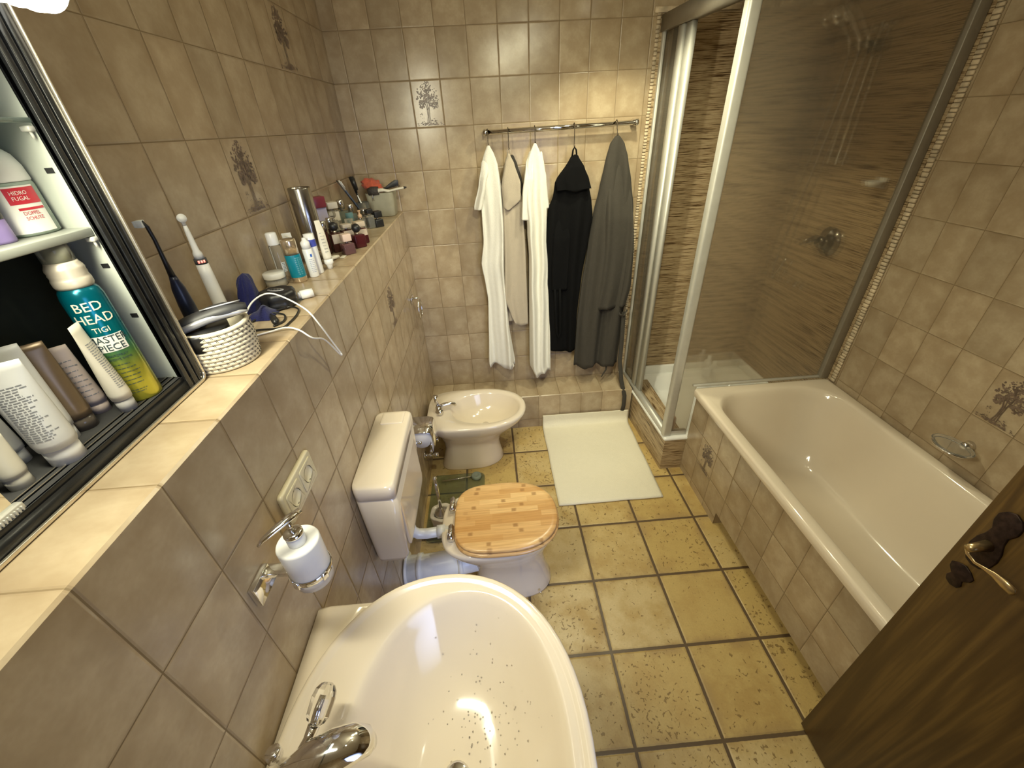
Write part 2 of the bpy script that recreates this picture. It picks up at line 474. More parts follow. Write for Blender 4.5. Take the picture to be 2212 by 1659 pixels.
# ---- oak door standing open along the bath
def oak_mat():
    t = NT('oak_veneer'); o = t.obj(); s = t.sep(o)
    q = t.xyz(t.math('MULTIPLY', s[0], 5.0), t.math('MULTIPLY', s[1], 5.0), t.math('MULTIPLY', s[2], .55))
    n = t.noise(q, 1.1, 2.0, .45, .35)
    ring = t.math('FRACT', t.math('MULTIPLY', n, 13.0))
    ring = t.math('ABSOLUTE', t.math('SUBTRACT', ring, .5))
    g = t.noise(t.xyz(t.math('MULTIPLY', s[0], 90.0), t.math('MULTIPLY', s[1], 160.0), t.math('MULTIPLY', s[2], 5.0)), 1.0, 3)
    c = t.mix(t.remap(ring, .05, .42), (.070, .036, .007), (.125, .070, .016))
    c = t.mix(t.math('MULTIPLY', t.remap(g, .35, .65), .5), c, (.05, .025, .005))
    t.set(col=c, rough=.45); t.bump(g, .12, .001)
    return t.m
m_oak = oak_mat()
DXF = 1.470; DYE = -2.042
b = B(); b.box(DXF, DXF+.04, -2.862, DYE, .008, 2.0, .002)
door = struct(put('door_1', b, m_oak))
m_rust = mat('dark_iron', (.035, .02, .015), .45, .6, var=.4, scale=80, bump=.4, bscale=150)
m_brass = mat('aged_brass', (.62, .47, .25), .28, .9, var=.15)
def blobplate(cy, cz, prof, t=.004):
    """ornate plate outline from (half width, z) pairs on the door face"""
    out = [(cy - w, cz + z) for z, w in prof] + [(cy + w, cz + z) for z, w in reversed(prof)]
    M = Matrix(((0, 0, -1, DXF), (1, 0, 0, 0), (0, 1, 0, 0), (0, 0, 0, 1)))
    return out, M
HY, HZ = -2.086, 1.098
b = B()
o_, M_ = blobplate(HY, HZ, [(-.074, .0015), (-.070, .014), (-.052, .024), (-.030, .027), (-.008, .024), (.012, .017), (.030, .015), (.048, .022), (.066, .022), (.080, .013), (.086, .0015)])
b.prism(o_, 0, .005, M_, .0015)
hp = put('handle_plate', b, m_rust, door)
b = B()
o_, M_ = blobplate(HY+.004, HZ-.118, [(-.036, .0015), (-.032, .012), (-.02, .016), (-.008, .012), (.004, .022), (.016, .024), (.026, .013), (.031, .0015)])
b.prism(o_, 0, .004, M_, .0012)
put('keyhole_plate', b, m_rust, door)
b = B()
b.tube([(DXF-.004, HY, HZ-.010), (DXF-.03, HY, HZ-.011), (DXF-.046, HY, HZ-.012)], [.012, .009, .008], 14)
b.tube([(DXF-.042, HY+.006, HZ-.014), (DXF-.043, HY-.004, HZ-.026), (DXF-.042, HY-.020, HZ-.032), (DXF-.041, HY-.036, HZ-.028), (DXF-.040, HY-.052, HZ-.025), (DXF-.039, HY-.070, HZ-.026), (DXF-.038, HY-.086, HZ-.028), (DXF-.038, HY-.090, HZ-.029)],
       [.005, .0045, .0035, .004, .0075, .0115, .0110, .004], 14, flat=(1.0, .45))
put('door_handle', b, m_brass, door)
# ------------------------------------------------------------------ bathtub
tub = thing('bathtub', 'beige built-in bathtub along the right wall, between shower and open door', 'bathtub', (1.93, -1.6, 0))
X0, X1, Y0, Y1 = 1.546, XR-.0065, -2.47, -.746
RZ = .600
def rr(i, z, r, ix=None, iy=None): return rrect(X0+i, X1-(ix or i), Y0+(iy or i), Y1-(iy or i), r, z, 9, 9)
rings = [rr(.004, RZ-.045, .012), rr(0, RZ-.03, .014), rr(0, RZ-.010, .015), rr(.004, RZ-.002, .016), rr(.012, RZ, .02), rr(.030, RZ, .04)]
ox0, ox1, oy0, oy1 = X0+.052, X1-.048, Y0+.07, Y1-.052
def op(i, z, r): return rrect(ox0+i, ox1-i, oy0+i*1.6, oy1-i*1.6, r, z, 9, 9)
rings += [op(-.006, RZ-.001, .19), op(.0, RZ-.004, .19), op(.008, RZ-.016, .185), op(.016, RZ-.05, .18), op(.04, RZ-.16, .17), op(.075, RZ-.30, .155), op(.10, RZ-.37, .14), op(.14, RZ-.405, .11), op(.22, RZ-.415, .06)]
b = B(); b.loft(rings, cap0=False)
put('tub_shell', b, m_cer, tub, sm=60)
b = B(); b.lathe([(.001, .004), (.026, .004), (.03, .001), (.03, -.004)], 1.93, -1.1, RZ-.413, 24)
put('drain', b, m_chrome, tub)
# tiled bath front with its toe recess
m_tileF = tile_mat('bath_front_tile', .159, .166, (.405, .312, .200), (.485, .390, .262), (.29, .205, .115), (.22, .155, .08))
b = B(); uvF = lambda y, z: (y + 1.369, z - .542 - .166)
fx = 1.573
Yk = -1.175
for (ya, yb, za) in ((-2.46, Yk, .085), (Yk, -.747, 0.0)):
    b.face([(fx, yb, za), (fx, ya, za), (fx, ya, RZ-.04), (fx, yb, RZ-.04)], [uvF(yb, za), uvF(ya, za), uvF(ya, RZ-.04), uvF(yb, RZ-.04)])
b.face([(fx, Yk, 0), (fx, Yk, .085), (fx+.07, Yk, .085), (fx+.07, Yk, 0)], [(0, .02), (0, .1), (.07, .1), (.07, .02)])
b.face([(fx+.07, Yk, 0), (fx+.07, Yk, .085), (fx+.07, -2.46, .085), (fx+.07, -2.46, 0)], [uvF(Yk, 0), uvF(Yk, .085), uvF(-2.46, .085), uvF(-2.46, 0)])
b.face([(fx, Yk, .085), (fx, -2.46, .085), (fx+.07, -2.46, .085), (fx+.07, Yk, .085)], [(0, .02), (1, .02), (1, .1), (0, .1)])
b.face([(fx, -.747, 0), (fx, -.747, RZ-.04), (fx+.2, -.747, RZ-.04), (fx+.2, -.747, 0)], [(0, 0), (0, .5), (.2, .5), (.2, 0)])
b.mi = 1
tree(b, (fx, -.905, .188), (0, -1, 0), (0, 0, 1), (-1, 0, 0), 3)
struct(put('trim_4', b, [m_tileF, m_tree], smooth=False))

# ------------------------------------------------------------------ shower: tiled plinth, tray, enclosure
def lx(y): return 1.403 - y*.0545        # the slightly skew left side of the shower
PZ = .232
b = B()
b.face([(lx(0), 0, 0), (lx(-.745), -.745, 0), (lx(-.745), -.745, PZ), (lx(0), 0, PZ)], [(0, .3), (.745, .3), (.745, .3+PZ), (0, .3+PZ)])
b.face([(lx(-.745), -.745, 0), (fx+.002, -.745, 0), (fx+.002, -.745, PZ), (lx(-.745), -.745, PZ)], [(.745, .3), (.88, .3), (.88, .3+PZ), (.745, .3+PZ)])
b.face([(lx(0), 0, PZ), (lx(-.745), -.745, PZ), (fx, -.745, PZ), (fx, 0, PZ)], [(0, 0), (.7, 0), (.7, .1), (0, .1)])
struct(put('trim_5', b, m_stripe, smooth=False))
m_wht = mat('white_enamel', (.86, .86, .82), .2, var=.02, scale=8)
tray = thing('shower_tray', 'white shower tray on the streaked brown tile plinth', 'shower tray', (1.85, -.37, PZ))
b = B()
def tr(i, z, r):
    P = rrect(0, 1, i, .745-i, r, z, 6, 5); out = []
    for x, y, zz in P:
        yy = -y; xx = lx(yy) + i - .006 + x*(XR-.008 - i - (lx(yy) + i - .006))
        out.append((xx, yy - .004, zz))
    return out
b.loft([tr(0, PZ-.001, .012), tr(-.004, PZ+.004, .012), tr(-.004, PZ+.016, .012), tr(.003, PZ+.022, .012), tr(.05, PZ+.022, .02), tr(.062, PZ+.016, .05), tr(.085, PZ-.085, .06), tr(.12, PZ-.10, .06), tr(.2, PZ-.103, .05)], cap0=False)
put('tray_shell', b, m_wht, tray, sm=50)
b = B(); b.box(lx(0)+.03, XR-.007, -.030, -.0065, PZ+.012, PZ+.085, .006); b.box(XR-.030, XR-.0065, -.735, -.031, PZ+.012, PZ+.085, .006); put('upstand', b, m_wht, tray)

def glass_mat():
    """slightly smoked, finely textured safety glass: half clear, half scattering"""
    t = NT('textured_glass')
    tr_ = t.node('ShaderNodeBsdfTransparent'); tr_.inputs[0].default_value = (.90, .87, .81, 1)
    rf = t.node('ShaderNodeBsdfRefraction'); rf.inputs['Color'].default_value = (.90, .86, .79, 1)
    rf.inputs['Roughness'].default_value = .20; rf.inputs['IOR'].default_value = 1.08
    gl = t.node('ShaderNodeBsdfGlossy'); gl.inputs['Roughness'].default_value = .12
    df = t.node('ShaderNodeBsdfDiffuse'); df.inputs[0].default_value = (.52, .47, .38, 1)
    n = t.noise(t.obj(), 160.0, 2); bp = t.node('ShaderNodeBump'); bp.inputs['Strength'].default_value = .25
    bp.inputs['Distance'].default_value = .001; t.l(n, bp.inputs['Height'])
    t.l(bp.outputs[0], rf.inputs['Normal'])
    def mx(f, a, c):
        m = t.node('ShaderNodeMixShader'); t.val(f, m.inputs[0]); t.l(a, m.inputs[1]); t.l(c, m.inputs[2]); return m.outputs[0]
    a = mx(.58, tr_.outputs[0], rf.outputs[0])
    a = mx(.13, a, df.outputs[0])
    lw = t.node('ShaderNodeLayerWeight'); lw.inputs[0].default_value = .25
    a = mx(t.math('MULTIPLY', lw.outputs[0], .25), a, gl.outputs[0])
    t.l(a, t.out.inputs[0]); t.n.remove(t.p)
    return t.m
m_glass = glass_mat()
enc = thing('shower_enclosure', 'framed corner shower enclosure with textured glass panels and sliding door', 'shower enclosure', (1.45, -.715, PZ+.022))
TZ = PZ+.022; HT = 2.20
def vbar(name, x, y, w, d, z0, z1, m=m_alu, bev=.004):
    b = B(); b.box(x-w/2, x+w/2, y-d/2, y+d/2, z0, z1, bev); return put(name, b, m, enc)
PX, PY = 1.452, -.716
b = B()
b.box(PX-.024, PX+.026, PY-.022, PY+.022, TZ, HT+.07, .012, 4)
put('corner_post', b, m_alu, enc)
vbar('wall_profile', lx(0)+.014, -.014, .034, .024, TZ, HT+.02)
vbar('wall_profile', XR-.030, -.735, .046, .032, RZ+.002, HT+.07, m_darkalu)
def lbar(name, y0, y1, z0, z1, w, m, off=.012):
    b = B(); a, c = lx(y0)+off, lx(y1)+off
    P = lambda x, y, z: (x, y, z)
    ring = lambda x, y: [(x-w/2, y, z0), (x+w/2, y, z0), (x+w/2, y, z1), (x-w/2, y, z1)]
    b.loft([ring(a, y0), ring(c, y1)])
    return put(name, b, m, enc)
lbar('bottom_rail', -.003, PY+.016, TZ, TZ+.034, .034, m_alu)
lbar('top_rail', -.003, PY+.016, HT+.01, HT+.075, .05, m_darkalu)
lbar('door_stile', -.175, -.225, TZ+.036, HT+.008, .022, m_alu, .012)
lbar('door_stile', -.236, -.29, TZ+.036, HT+.008, .022, m_alu, .020)
lbar('fixed_glass', -.026, -.174, TZ+.035, HT+.009, .005, m_glass, .012)
b = B(); b.box(PX+.018, fx-.003, PY-.014, PY+.010, TZ, TZ+.034, .003)
b.box(fx-.028, XR-.006, -.742, -.724, RZ+.001, RZ+.014, .003)
put('bottom_rail', b, m_alu, enc)
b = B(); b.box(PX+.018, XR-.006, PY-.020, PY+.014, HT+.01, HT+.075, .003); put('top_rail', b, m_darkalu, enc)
b = B()
M_ = Matrix(((1, 0, 0, 0), (0, 0, 1, PY-.0145), (0, 1, 0, 0), (0, 0, 0, 1)))
b.prism([(PX+.017, TZ+.034), (fx-.004, TZ+.034), (fx-.004, RZ+.013), (XR-.036, RZ+.013), (XR-.036, HT+.011), (PX+.017, HT+.011)], 0, .006, M_)
put('glass_panel', b, m_glass, enc, smooth=False)

m_chrome_refl = mat('chrome_dark_reflection', (.22, .21, .19), .15, 1.0, var=.05)  # chrome with its dark reflections painted into the base colour
# shower set on the right wall of the cubicle
ss = thing('shower_set', 'chrome hand shower on a sliding wall bar seen through the glass', 'shower', (XR, -.33, 1.64))
bx, by = XR-.05, -.335
b = B(); b.tube([(bx, by, 1.62), (bx, by, 2.17)], .010, 14)
for z in (1.64, 2.15): b.tube([(XR-.007, by, z), (bx, by, z)], [.018, .013], 14)
put('slide_bar', b, m_chrome, ss)
b = B(); b.box(bx-.022, bx+.02, by-.02, by+.02, 2.06, 2.11, .008); b.tube([(bx-.01, by, 2.085), (bx-.045, by+.03, 2.10)], [.014, .014], 12)
put('slider', b, m_chrome_refl, ss)
b = B(); b.tube([(bx-.045, by+.03, 2.075), (bx-.05, by+.04, 2.11), (bx-.07, by+.10, 2.19), (bx-.085, by+.15, 2.235)], [.011, .012, .013, .016], 14)
b.tube([(bx-.085, by+.15, 2.245), (bx-.092, by+.165, 2.225), (bx-.1, by+.18, 2.20)], [.02, .045, .048], 20)
put('hand_shower', b, m_chrome, ss)
hp_ = []
for i in range(30):
    t_ = i/29
    hp_.append((bx-.045-.02*math.sin(t_*PI), by+.03+.12*math.sin(t_*PI*.95)*t_ + .05*t_ - .12*max(0, t_-.8)*5*(t_-.8), 2.075 - 1.09*math.sin(t_*PI/2*1.12)/math.sin(PI/2*1.0) + .14*max(0, t_-.82)*5))
b = B(); b.tube(hp_, .0065, 10); put('hose', b, m_steel, ss)
mx_ = thing('shower_mixer', 'chrome lever mixer tap on the shower wall behind glass', 'tap', (XR, -.42, 1.26))
b = B(); b.tube([(XR-.007, -.42, 1.26), (XR-.012, -.42, 1.26)], .075, 28); b.tube([(XR-.012, -.42, 1.26), (XR-.06, -.42, 1.26), (XR-.075, -.42, 1.26)], [.036, .034, .02], 20)
put('body', b, m_chrome_refl, mx_)
b = B(); b.tube([(XR-.06, -.42, 1.275), (XR-.09, -.42, 1.285), (XR-.16, -.41, 1.255)], [.014, .016, .009], 14, flat=(1, .6)); put('lever', b, m_chrome_refl, mx_)
b = B(); b.tube([(XR-.007, -.33, 1.0), (XR-.04, -.33, 1.0), (XR-.05, -.325, .985)], [.018, .012, .010], 14); put('hose_outlet', b, m_chrome, mx_)
sp = thing('soap_holder', 'small white soap holder on the shower wall behind glass', 'soap holder', (XR, -.60, 1.55))
b = B(); b.lathe([(.001, 0), (.03, 0), (.038, .02), (.036, .022), (.028, .006), (.001, .004)], XR-.045, -.60, 1.55, 20); put('cup', b, m_white, sp)
b = B(); b.box(XR-.012, XR-.006, -.62, -.58, 1.54, 1.585, .002); put('wall_plate', b, m_white, sp)
b = B(); b.lathe([(.001, 0), (.026, 0), (.028, .005), (.027, .12), (.012, .135), (.012, .16), (.001, .162)], 1.99, -.10, TZ-.001, 20)
tag(put('shampoo_bottle', b, m_white), 'tall white bottle at the back of the shower tray behind glass', 'bottle')
m_pink = mat('pale_pink_plastic', (.66, .47, .36), .4)
b = B(); b.lathe([(.001, 0), (.014, 0), (.016, .004), (.016, .07), (.012, .085), (.001, .086)], 1.515, -.655, TZ-.001, 18, sx=1.1, sy=.8)
tag(put('shower_gel_tube', b, m_pink), 'small pink tube behind the glass beside the corner post', 'bottle')

# ------------------------------------------------------------------ washbasin
bs = thing('washbasin', 'beige oval washbasin in the foreground with water drops in its bowl', 'washbasin', (.0, -2.28, .8))
b = B()
BR = .917; cx, cy = .308, -2.280
def ov(a, c, z, x=cx, y=cy, e=2.15): return oval(x, y, a, c, z, 64, e)
rings = [ov(.10, .13, .735, .27), ov(.20, .25, .755, .29), ov(.265, .32, .815), ov(.290, .348, .875), ov(.296, .353, .903), ov(.2955, .3525, .911), ov(.292, .349, BR-.001), ov(.287, .344, BR), ov(.281, .338, BR-.001), ov(.275, .332, BR-.005), ov(.270, .327, BR-.006),
         ov(.250, .318, BR-.006, .325), ov(.226, .311, BR-.006, .342), ov(.217, .305, BR-.007, .346), ov(.210, .300, BR-.010, .348)]
for i in range(1, 15):
    s_ = 1 - (i/14)**1.35*.93
    rings.append(ov(.206*s_, .297*s_, BR-.013 - .138*(1 - s_**3.6), .348 - .012*(1-s_), cy, 2.15 - .15*i/14))
b.loft(rings, True, True)
SL = [(.002, -2.628), (.14, -2.628), (.19, -2.610), (.16, -2.535), (.10, -2.455), (.06, -2.37), (.055, -2.28), (.06, -2.20), (.10, -2.108), (.16, -2.028), (.19, -1.985), (.15, -1.973), (.03, -1.973), (.006, -1.977), (.002, -1.985)]
rs = lambda i, z: [(max(.003, min(x, .19) + (.0 if x < .004 else -i*.3)), -2.28 + (y+2.28)*(1-i/.35), z) for x, y in SL]
b.loft([rs(.02, .80), rs(.004, .825), rs(0, .84), rs(0, .889), rs(.003, .897), rs(.010, .9005)], True, True)
put('basin', b, m_cer, bs, sm=50)
b = B(); b.loft([oval(.17, -2.28, .10, .115, z, 32, 2.4) for z in (0, .03)] + [oval(.16, -2.28, .085, .09, z, 32, 2.4) for z in (.25, .55)] + [oval(.2, -2.28, .11, .13, .74, 32, 2.3)])
put('pedestal', b, m_cer, bs, sm=60)
b = B(); b.lathe([(.001, .003), (.022, .003), (.027, .0), (.027, -.006)], .336, -2.28, BR-.146, 24); put('drain', b, m_chrome, bs)
# water drops standing in the bowl (nobody could count them)
m_water = NT('water'); m_water.set(col=(1, 1, 1), rough=.02, trans=1.0, ior=1.33); m_water = m_water.m
rg = random.Random(5); b = B()
def bowl_z(x, y):
    best = None
    prof = [(.210, .300, BR-.010, .348)] + [(.206*(1-(i/14)**1.35*.93), .297*(1-(i/14)**1.35*.93), BR-.013 - .138*(1 - (1-(i/14)**1.35*.93)**3.6), .348 - .012*(i/14)**1.35*.93) for i in range(1, 15)]
    last = None
    for a, c, z, x0 in prof:
        q = (abs((x-x0)/a)**2.15 + abs((y-cy)/c)**2.15)
        if q < 1: last = (q, z)
        else:
            if last is None: return None
            return last[1] + (z-last[1])*(1-last[0])/max(1e-4, q-last[0]) if q != last[0] else z
    return BR-.146
for i in range(130):
    x = rg.gauss(.40, .055); y = rg.gauss(-2.20, .075)
    z = bowl_z(x, y)
    if z is None or z > BR-.02: continue
    r = rg.uniform(.0008, .0024)
    b.sphere((x, y, z+.0008), r, 1, (1, 1, .6))
o = tag(put('water_drops', b, m_water), 'scattered clear water drops in the washbasin bowl', 'water'); o['kind'] = 'stuff'

fc = thing('basin_tap', 'chrome washbasin tap with clear faceted crystal handle', 'tap', (.075, -2.31, BR-.004))
b = B()
b.lathe([(.001, 0), (.03, 0), (.031, .006), (.026, .012), (.024, .05), (.018, .062), (.001, .064)], .072, -2.315, BR-.004, 28)
P = [(.050, -2.325, BR+.022), (.075, -2.314, BR+.048), (.115, -2.298, BR+.066), (.155, -2.283, BR+.069), (.185, -2.272, BR+.063), (.203, -2.266, BR+.05), (.207, -2.264, BR+.036)]
b.tube(P, [.020, .031, .035, .034, .030, .023, .014], 20, flat=(.60, 1.0))
put('spout', b, m_chrome, fc, sm=70)
b = B(); b.tube([(.085, -2.30, BR+.05), (.10, -2.262, BR+.062), (.106, -2.244, BR+.068)], [.014, .009, .011], 16); b.tube([(.106, -2.244, BR+.068), (.110, -2.222, BR+.076), (.115, -2.205, BR+.083)], [.006, .0055, .004], 12); put('handle_stem', b, m_chrome, fc)
m_cryst = NT('crystal'); m_cryst.set(col=(.95, .95, .92), rough=.02, trans=1.0, ior=1.46); m_cryst = m_cryst.m
b = B()
A = Vector((.107, -2.243, BR+.068)); D = Vector((.016, .066, .026)); Mz = D.normalized().to_track_quat('Z', 'Y').to_matrix().to_4x4()
L_ = .062
b.lathe([(.010, 0), (.016, .004), (.0200, .012), (.0215, L_*.62), (.0190, L_*.82), (.013, L_*.95), (.007, L_)], 0, 0, 0, 10, Matrix.Translation(A) @ Mz)
put('crystal_handle', b, m_cryst, fc, smooth=False, label='clear faceted crystal handle')
b = B(); b.lathe([(.001, .033), (.0115, .033), (.0135, .030), (.0135, .017), (.005, .014), (.004, -.02)], .0, 0, 0, 20, Matrix.Translation((.042, -2.278, BR+.022)) @ Euler((-.25, -.12, 0)).to_matrix().to_4x4())
put('waste_lift_knob', b, m_chrome, fc)

# ------------------------------------------------------------------ toilet with bamboo seat, cistern, bidet
wc = thing('toilet', 'beige floor-standing toilet with a closed bamboo lid', 'toilet', (.45, -1.37, 0))
tz = .415; tcx, tcy = .465, -1.372
b = B()
def tv(x0, x1, hw, z, e=2.2, eb=3.2):
    return oval((x0+x1)/2, tcy, (x1-x0)/2, hw, z, 56, e, eb)
rings = [tv(.30, .66, .120, 0, 2.4, 2.6), tv(.30, .662, .121, .012, 2.4, 2.6), tv(.305, .650, .112, .05, 2.4, 2.6), tv(.31, .630, .100, .13), tv(.30, .625, .105, .22), tv(.25, .650, .140, .30), tv(.205, .672, .168, .36), tv(.188, .684, .178, .392), tv(.185, .686, .180, tz-.010), tv(.189, .682, .176, tz-.002), tv(.195, .676, .17, tz),
         tv(.27, .63, .128, tz-.001, 2.1, 2.3), tv(.275, .625, .122, tz-.012, 2.1, 2.3), tv(.30, .60, .1, tz-.10, 2, 2), tv(.36, .54, .06, tz-.2, 2, 2)]
b.loft(rings); put('bowl', b, m_cer, wc, sm=60)
def bamboo():
    t = NT('bamboo'); s = t.sep(t.obj())
    # strips run along x (local), about 19 mm wide
    row = t.math('FLOOR', t.math('DIVIDE', s[1], .027))
    wn = t.node('ShaderNodeTexWhiteNoise', noise_dimensions='1D'); t.l(row, wn.inputs['W']); r0 = wn.outputs[0]
    fy = t.math('ABSOLUTE', t.math('SUBTRACT', t.math('FRACT', t.math('DIVIDE', s[1], .027)), .5))
    ux = t.math('ADD', t.math('DIVIDE', s[0], .21), t.math('MULTIPLY', r0, 7.3))
    col_ = t.math('FLOOR', ux)
    wn2 = t.node('ShaderNodeTexWhiteNoise', noise_dimensions='2D'); t.l(t.xyz(row, col_), wn2.inputs[0]); r1 = wn2.outputs[0]
    g = t.noise(t.xyz(t.math('MULTIPLY', s[0], 10.0), t.math('MULTIPLY', s[1], 320.0), s[2]), 1.0, 3)
    c = t.mix(t.remap(t.math('MULTIPLY_ADD', r1, .55, t.math('MULTIPLY', r0, .45)), .1, .9, smooth=False), (.58, .30, .09), (.86, .58, .26))
    c = t.mix(t.math('MULTIPLY', t.remap(g, .35, .7), .35), c, (.36, .16, .045))
    fx_ = t.math('ABSOLUTE', t.math('SUBTRACT', t.math('FRACT', ux), .5))
    kn = t.math('MULTIPLY', t.remap(t.math('ADD', fx_, t.math('MULTIPLY', t.noise(t.obj(), 60.0, 1), .03)), .035, .085, 1.0, 0.0), t.remap(fy, .22, .40, 1.0, 0.0))
    kn = t.math('MULTIPLY', kn, t.remap(r1, .25, .7))
    c = t.mix(t.math('MULTIPLY', kn, .62), c, (.24, .10, .025))
    t.set(col=c, rough=.28, coat=.25); return t.m
m_bam = bamboo()
def seat_ring(x0, x1, hw, z, e=2.35, eb=3.6): return oval((x0+x1)/2, tcy, (x1-x0)/2, hw, z, 72, e, eb)
def shift(r, dx=0, dy=0, dz=0): return [(x+dx, y+dy, z+dz) for x, y, z in r]
sx0, sx1, sw = .243, .694, .187
b = B()
z0 = tz+.004
b.loft([seat_ring(sx0+.10, sx1-.10, sw-.085, z0+.003), seat_ring(sx0+.006, sx1-.006, sw-.006, z0), seat_ring(sx0, sx1, sw, z0+.005), seat_ring(sx0, sx1, sw, z0+.013), seat_ring(sx0+.006, sx1-.006, sw-.006, z0+.018), seat_ring(sx0+.09, sx1-.095, sw-.08, z0+.017)], True, True)
seat = put('seat', b, m_bam, wc, sm=50)
b = B(); z1 = z0+.021
b.loft([seat_ring(sx0+.012, sx1-.010, sw-.010, z1), seat_ring(sx0+.004, sx1-.006, sw-.006, z1+.005), seat_ring(sx0+.004, sx1-.006, sw-.006, z1+.013), seat_ring(sx0+.010, sx1-.012, sw-.012, z1+.0175), seat_ring(sx0+.03, sx1-.03, sw-.03, z1+.018)])
lid = put('lid', b, m_bam, wc, sm=50)
for yy in (tcy+.085, tcy-.065):
    b = B(); b.tube([(sx0-.012, yy-.032, tz+.026), (sx0-.012, yy+.032, tz+.026)], .013, 16); b.box(sx0-.026, sx0+.004, yy-.026, yy+.026, tz, tz+.02, .003); b.tube([(sx0-.012, yy+.034, tz+.026), (sx0-.012, yy+.042, tz+.026)], .007, 10)
    put('hinge', b, m_chrome, wc, label='chrome seat hinge')
b = B(); b.tube([(.012, tcy-.05, .20), (.10, tcy-.05, .20), (.25, tcy-.03, .195), (.34, tcy-.02, .19)], [.058, .058, .058, .052], 28)
b.tube([(.003, tcy-.05, .20), (.012, tcy-.05, .20)], .075, 28); b.tube([(.055, tcy-.05, .20), (.075, tcy-.05, .20)], .064, 28); b.tube([(.23, tcy-.033, .196), (.25, tcy-.03, .195)], .064, 28)
put('outlet_pipe', b, m_white, wc, label='wide white plastic waste pipe running to the wall')
b = B()
for yy in (-.118,):
    b.tube([(.60, tcy+yy*.96, .03), (.602, tcy+yy*1.0, .03)], .006, 12)
put('fixing_screw', b, m_chrome, wc)

cs = thing('cistern', 'beige wall-hung toilet cistern beside the toilet', 'cistern', (0, -1.45, .57))
b = B()
def cr(z, d, i): return rrect(.003, d, -1.655+i, -1.248-i, .022, z, 7, 5)
b.loft([cr(.572, .095, .03), cr(.578, .108, .016), cr(.60, .114, .010), cr(.75, .124, .003), cr(.896, .131, .001), cr(.8985, .127, .003), cr(.901, .127, .003)], True, True)
body_c = put('tank', b, m_cer, cs, sm=50)
b = B(); b.loft([cr(.9015, .127, .003), cr(.904, .133, .0), cr(.932, .134, .0), cr(.949, .132, .002), cr(.954, .126, .008), cr(.955, .112, .02)])
put('tank_lid', b, m_cer, cs, sm=50)
b = B(); b.loft([rrect(.028+i, .112-i, -1.335+i, -1.262-i, .006, z, 5, 4) for i, z in ((0, .953), (0, .9565), (.002, .958), (.01, .958))]); put('flush_button', b, m_cer, cs)
b = B()
Mf = Matrix(((0, 0, 1, .1255), (1, 0, 0, 0), (0, 1, 0, 0), (0, 0, 0, 1)))
def fr(x0, x1, z0, z1, r, q): return [(x, y, q) for x, y, _ in rrect(x0, x1, z0, z1, r, 0, 6, 5)]
b.loft([fr(-1.62, -1.283, .62, .885, .03, -.006), fr(-1.62, -1.283, .62, .885, .03, .0015), fr(-1.612, -1.291, .628, .877, .028, .003), fr(-1.60, -1.303, .64, .865, .02, .003)], True, True, True, Mf @ Euler((0, 0, 0)).to_matrix().to_4x4())
put('front_panel', b, m_cer, cs)
b = B(); b.tube([(.060, -1.40, .575), (.060, -1.40, .47), (.064, -1.40, .43), (.085, -1.398, .405), (.12, -1.395, .398), (.215, -1.385, .395)], .022, 20)
b.tube([(.060, -1.40, .572), (.060, -1.40, .535)], .03, 20); b.tube([(.165, -1.39, .3965), (.2, -1.387, .395)], .028, 20)
put('flush_pipe', b, m_white, cs, label='white flush pipe bending down to the toilet')

bd = thing('bidet', 'beige bidet beyond the cistern in front of the low tiled ledge', 'bidet', (.3, -.5, 0))
b = B(); by_ = -.487; bz = .395
def bv(x0, x1, hw, z, e=2.2, eb=4.2): return oval((x0+x1)/2, by_, (x1-x0)/2, hw, z, 56, e, eb)
b.loft([bv(.07, .47, .128, 0), bv(.07, .475, .13, .01), bv(.085, .465, .118, .05), bv(.105, .452, .102, .14), bv(.10, .47, .110, .20), bv(.07, .54, .160, .27, 2.1, 3), bv(.035, .612, .202, .34), bv(.024, .632, .212, bz-.02), bv(.024, .634, .213, bz-.008), bv(.03, .628, .207, bz),
        bv(.10, .612, .190, bz+.001, 2.1, 2.6), bv(.165, .600, .165, bz-.001, 2.05, 2.1), bv(.172, .592, .158, bz-.012, 2.05, 2.1), bv(.20, .56, .13, bz-.08, 2, 2), bv(.26, .48, .08, bz-.13, 2, 2), bv(.33, .42, .03, bz-.137, 2, 2)])
put('bowl', b, m_cer, bd, sm=60)
b = B(); b.lathe([(.001, .003), (.02, .003), (.024, -.004)], .375, by_, bz-.135, 20); put('drain', b, m_chrome, bd)
bt = thing('bidet_tap', 'small chrome tap on the bidet rim', 'tap', (.105, by_-.01, bz))
b = B(); b.lathe([(.001, 0), (.024, 0), (.025, .008), (.020, .012), (.019, .04), (.001, .046)], .10, by_-.02, bz-.002, 24)
b.tube([(.10, by_-.02, bz+.03), (.13, by_-.01, bz+.045), (.17, by_, bz+.045), (.195, by_+.005, bz+.036), (.20, by_+.006, bz+.024)], [.014, .013, .011, .0105, .010], 14)
put('spout', b, m_chrome, bt)
b = B(); b.tube([(.095, by_-.015, bz+.045), (.085, by_+.0, bz+.085), (.088, by_+.006, bz+.105)], [.012, .010, .016], 14); put('handle', b, m_chrome, bt)
b = B(); b.tube([(.105, by_-.042, bz+.02), (.115, by_-.062, bz+.024)], [.014, .018], 16); put('waste_lift_knob', b, m_chrome, bt)
